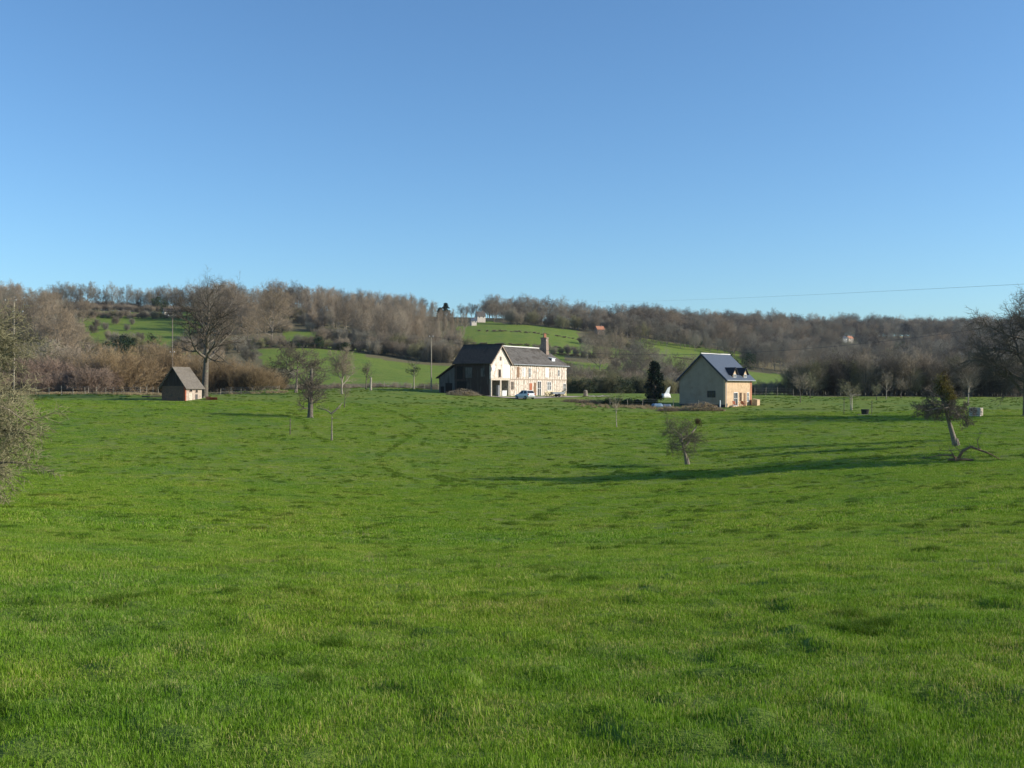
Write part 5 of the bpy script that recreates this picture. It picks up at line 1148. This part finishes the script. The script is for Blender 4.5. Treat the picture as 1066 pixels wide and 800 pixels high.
wd, tw = MB(), MB(); r = random.Random(96); grow(r, wd, tw, (0, 0, -.2), (0, 0, 1), 3.6, .1, 0, [(4, .03, .02, 13, .45, 1.0, .6, .3, 6), (4, .2, .0, 8, .2, .7, .5, .4, 4), (3, .2, .0, 6, .1, .7, .55, .4, 3), (1, 0, 0, 0, 0, 0, 0, 0, .019)]); wd.build('trunk', M['bark_pale'], sk2); tw.build('crown', M['twig_lichen'], sk2)
b = MB(); b.tube([(.12, -.1, -.2), (.12, -.1, 2.3)], [.06, .06], 6); b.tube([(-.3, -.16, 2.3), (1.4, -.16, 2.35)], [.04, .04], 5); b.build('stake', M['timber_pale'], sk2)
for px, py, h, lb in ((878.5, 431, 2.2, 'thin dark stake left of the staked tree'), (907.5, 431, 2.0, 'thin dark stake beside the black tub')):
    o = MB(); o.tube([(0, 0, -.2), (.03, 0, h)], [.045, .04], 6); o = o.build('stake', M['bark_dark']); o.location = hit(px, py); tag(o, lb, 'stake')
o = MB(); o.tube([(0, 0, 0), (0, 0, .1), (0, 0, .7), (0, 0, .76)], [.42, .46, .55, .58], 16); o = o.build('feed_tub', M['black_plastic']); o.location = hit(900.5, 431); tag(o, 'round black tub in the grass right of the staked tree', 'tub')
o = MB(); o.box(-1.2, 1.3, -.06, .06, 0, .1); o = o.build('plank', M['post_wood']); o.location = hit(902, 432.2); tag(o, 'pale plank lying in the grass in front of the black tub', 'plank')
cr = tag(empty('wooden_crate', hit(1020, 433, 0), math.radians(55)), 'pale slatted wooden crate in the grass right of the leaning apple tree', 'crate')
for k in range(5): b = MB(); b.box(0, 2.0, -.03, .0, .05 + k * .23, .23 + k * .23); b.box(-.03, 0, 0, 1.3, .05 + k * .23, .23 + k * .23); b.box(0, 2.0, 1.3, 1.33, .05 + k * .23, .23 + k * .23); b.box(2.0, 2.03, 0, 1.3, .05 + k * .23, .23 + k * .23); b.build('slat', M['timber_pale'], cr)
for x, y in ((.0, .0), (1.9, 0), (0, 1.2), (1.9, 1.2)): b = MB(); b.box(x + .002, x + .09, y + .002, y + .09, 0, 1.2); b.build('corner_post', M['timber_pale'], cr)
b = MB(); b.box(.1, 1.88, .1, 1.18, .02, .9); b.build('firewood', M['wood_brown'], cr)
ftree('birch_tree', at(1008, 168, -.1), 4.4, .12, YOUNG, 'bark_pale', 'twig_brown', 97, 'white-barked small tree at the dark belt right of the leaning apple tree')
# big tree at the right edge, two more beyond the frame whose shadows cross the pasture, lichen-covered tree on the left
BIG = [(7, .06, .03, 17, .2, 1.1, .62, .5, 10), (7, .2, .02, 12, .15, .85, .45, .4, 6), (5, .24, .01, 9, .12, .8, .5, .4, 4), (3, .26, .02, 6, .1, .75, .55, .3, 3), (1, 0, 0, 0, 0, 0, 0, 0, .022)]
ftree('oak_tree', at(1069, 133, -.1), 12.4, .5, BIG, 'bark_dark', 'twig_dark', 101, 'large dark spreading bare tree cut by the right edge of the view')
ftree('oak_tree', (46.5, 74.5, gz(46.5, 74.5) - .1), 15.0, .45, [(7, .05, .03, 15, .3, .95, .42, .55, 10)] + BIG[1:4] + [(1, 0, 0, 0, 0, 0, 0, 0, .07)], 'bark_dark', 'twig_dark', 102, 'tall bare tree beyond the right edge whose shadow crosses the pasture')
ftree('oak_tree', (52, 96, gz(52, 96) - .1), 12.5, .36, spec_tall(.03), 'bark_dark', 'twig_dark', 103, 'bare tree beyond the right edge behind the leaning apple tree')
LICH = [(6, .06, .0, 24, .12, 1.25, .56, .35, 9), (7, .24, -.005, 14, .12, .9, .45, .4, 6), (5, .28, -.05, 10, .1, .85, .52, .4, 4), (3, .3, -.04, 7, .1, .8, .55, .3, 3), (1, 0, -.08, 0, 0, 0, 0, 0, .013)]
ftree('apple_tree', (-22.6, 40.5, gz(-22.6, 40.5) - .1), 6.9, .3, LICH, 'bark_mid', 'twig_lichen', 111, 'lichen-covered drooping bare fruit tree cut by the left edge of the view')

# ------------------------------------------------------------------ far houses
def far_house(px, Y, w_, d, eh, rh, rz, wm, rm, label, dz=0, nwin=2):
    h = tag(empty('far_house', at(px, Y, dz), rz), label, 'house'); h.scale = (.62, .62, .62)
    b = MB(); b.prism([(0, 0, -2), (0, d, -2), (0, d, eh), (0, d / 2, rh - .1), (0, 0, eh)], (w_, 0, 0)); b.build('wall', M[wm], h)
    b = MB(); s_ = (rh - eh) / (d / 2)
    b.prism([(-.4, -.4, eh - .4 * s_), (w_ + .4, -.4, eh - .4 * s_), (w_ + .4, d / 2, rh), (-.4, d / 2, rh)], (0, 0, .25)); b.prism([(-.4, d / 2 + .01, rh), (w_ + .4, d / 2 + .01, rh), (w_ + .4, d + .4, eh - .4 * s_), (-.4, d + .4, eh - .4 * s_)], (0, 0, .25)); rf = b.build('roof', M[rm], h)
    b = MB(); b.box(w_ * .7, w_ * .7 + .8, d / 2 - .4, d / 2 + .4, rh - .5, rh + 1.2); b.build('chimney', M['brick'], rf)
    for k in range(nwin): x = w_ * (k + .5) / nwin; window(h, x - .6, x + .6, eh - 1.9, eh - .5, 'f', 0, 'white_paint', 'glass', cross=False)
far_house(497, 636, 8.5, 7, 4.5, 9, math.radians(20), 'plaster_white', 'tile_old', 'brown-roofed cream house among the trees on the middle skyline', 1.5)
far_house(491, 606, 5, 5, 3.4, 5.6, math.radians(20), 'plaster_white', 'slate', 'small white house just below the brown-roofed one on the middle hill', 1)
far_house(171, 606, 9, 6, 3.6, 6.6, math.radians(35), 'plaster_white', 'tile_dark_shade', 'small white-walled house high on the left hill pasture')
far_house(622, 612, 8, 6, 3.4, 6.5, math.radians(25), 'brick', 'terracotta', 'reddish barn among the trees on the hill right of the chimney', 1)
far_house(876, 840, 9, 6, 4.0, 7, math.radians(25), 'white_paint', 'slate', 'left and whiter of the two tiny houses in the wood on the right hill', 1)
far_house(884, 845, 8, 6, 4.0, 7, math.radians(30), 'plaster', 'terracotta', 'right and redder of the two tiny houses in the wood on the right hill', 1)
far_house(583, 640, 6, 5, 3.2, 5.5, math.radians(25), 'plaster', 'slate', 'small grey-roofed cottage in the trees above the farmhouse chimney', 3)
# dark conifers on the skyline
for px, Y, h, lb in ((464, 655, 11, 'tallest of the dark conifers on the middle skyline'), (458, 652, 8, 'shorter dark conifer left of the tallest on the middle skyline')):
    r = random.Random(px); o = MB(); o.tube([(0, 0, -1), (0, 0, h)], [.35, .05], 6, 1)
    for _ in range(190):
        z = r.random() ** 1.2 * h * .95 + .05 * h; q = (h - z) * .5 * r.uniform(.3, 1) + .5; a = r.random() * 6.28; leaf_blob(o, r, (q * math.cos(a), q * math.sin(a), z), .9, .9, .6, 26, .4, 0, .2)
    o = o.build('conifer', [M['leaf_conifer'], M['bark_dark']]); o.location = at(px, Y); tag(o, lb, 'conifer')
#--MARK2
# ------------------------------------------------------------------ the air
b = MB(); b.box(-3200, 3200, -3200, 3200, -12, 92)
m = bpy.data.materials.new('haze'); m.use_nodes = True; nt = m.node_tree; nt.nodes.clear()
pv = nt.nodes.new('ShaderNodeVolumePrincipled'); pv.inputs['Color'].default_value = (.78, .88, 1, 1); pv.inputs['Density'].default_value = .00005; pv.inputs['Anisotropy'].default_value = .2
nt.links.new(pv.outputs[0], nt.nodes.new('ShaderNodeOutputMaterial').inputs['Volume'])
hz = b.build('haze', m); tag(hz, 'thin bluish haze over the valley', kind='stuff')
# ------------------------------------------------------------------ sky, sun, camera
w = bpy.data.worlds.new('World'); S.world = w; w.use_nodes = True
wn = w.node_tree; bg = wn.nodes['Background']
sk_ = wn.nodes.new('ShaderNodeTexSky'); sk_.sky_type = 'NISHITA'; sk_.sun_disc = False
sk_.sun_elevation = math.radians(SUN_ELEV); sk_.sun_rotation = math.radians(SUN_BEARING)
sk_.altitude = 50; sk_.air_density = 1.0; sk_.dust_density = .55; sk_.ozone_density = 3.0
tint = wn.nodes.new('ShaderNodeMix'); tint.data_type = 'RGBA'; tint.blend_type = 'MULTIPLY'; tint.inputs[0].default_value = 1; tint.inputs[7].default_value = (.635, .845, .99, 1)
wn.links.new(sk_.outputs[0], tint.inputs[6]); wn.links.new(tint.outputs[2], bg.inputs['Color']); bg.inputs['Strength'].default_value = .15
sl = bpy.data.lights.new('sun', 'SUN'); sl.energy = 5.0; sl.angle = math.radians(.5); sl.color = (1, .93, .82)
so = bpy.data.objects.new('sun', sl); COL.objects.link(so)
bz, el = math.radians(SUN_BEARING), math.radians(SUN_ELEV)
sv = Vector((math.sin(bz) * math.cos(el), math.cos(bz) * math.cos(el), math.sin(el)))
so.rotation_euler = sv.to_track_quat('Z', 'Y').to_euler(); so.location = (60, -10, 40)
cd = bpy.data.cameras.new('camera'); cd.lens = 36; cd.sensor_width = 36; cd.clip_end = 8000; cd.clip_start = .05
co = bpy.data.objects.new('camera', cd); COL.objects.link(co)
co.location = (0, 0, 0); co.rotation_euler = (math.radians(90 + .107), 0, 0)
S.camera = co
vs = S.view_settings; vs.view_transform = 'Standard'; vs.look = 'None'; vs.gamma = 1; vs.use_curve_mapping = False; vs.exposure = .25
S.cycles.max_bounces = 6; S.cycles.transparent_max_bounces = 8
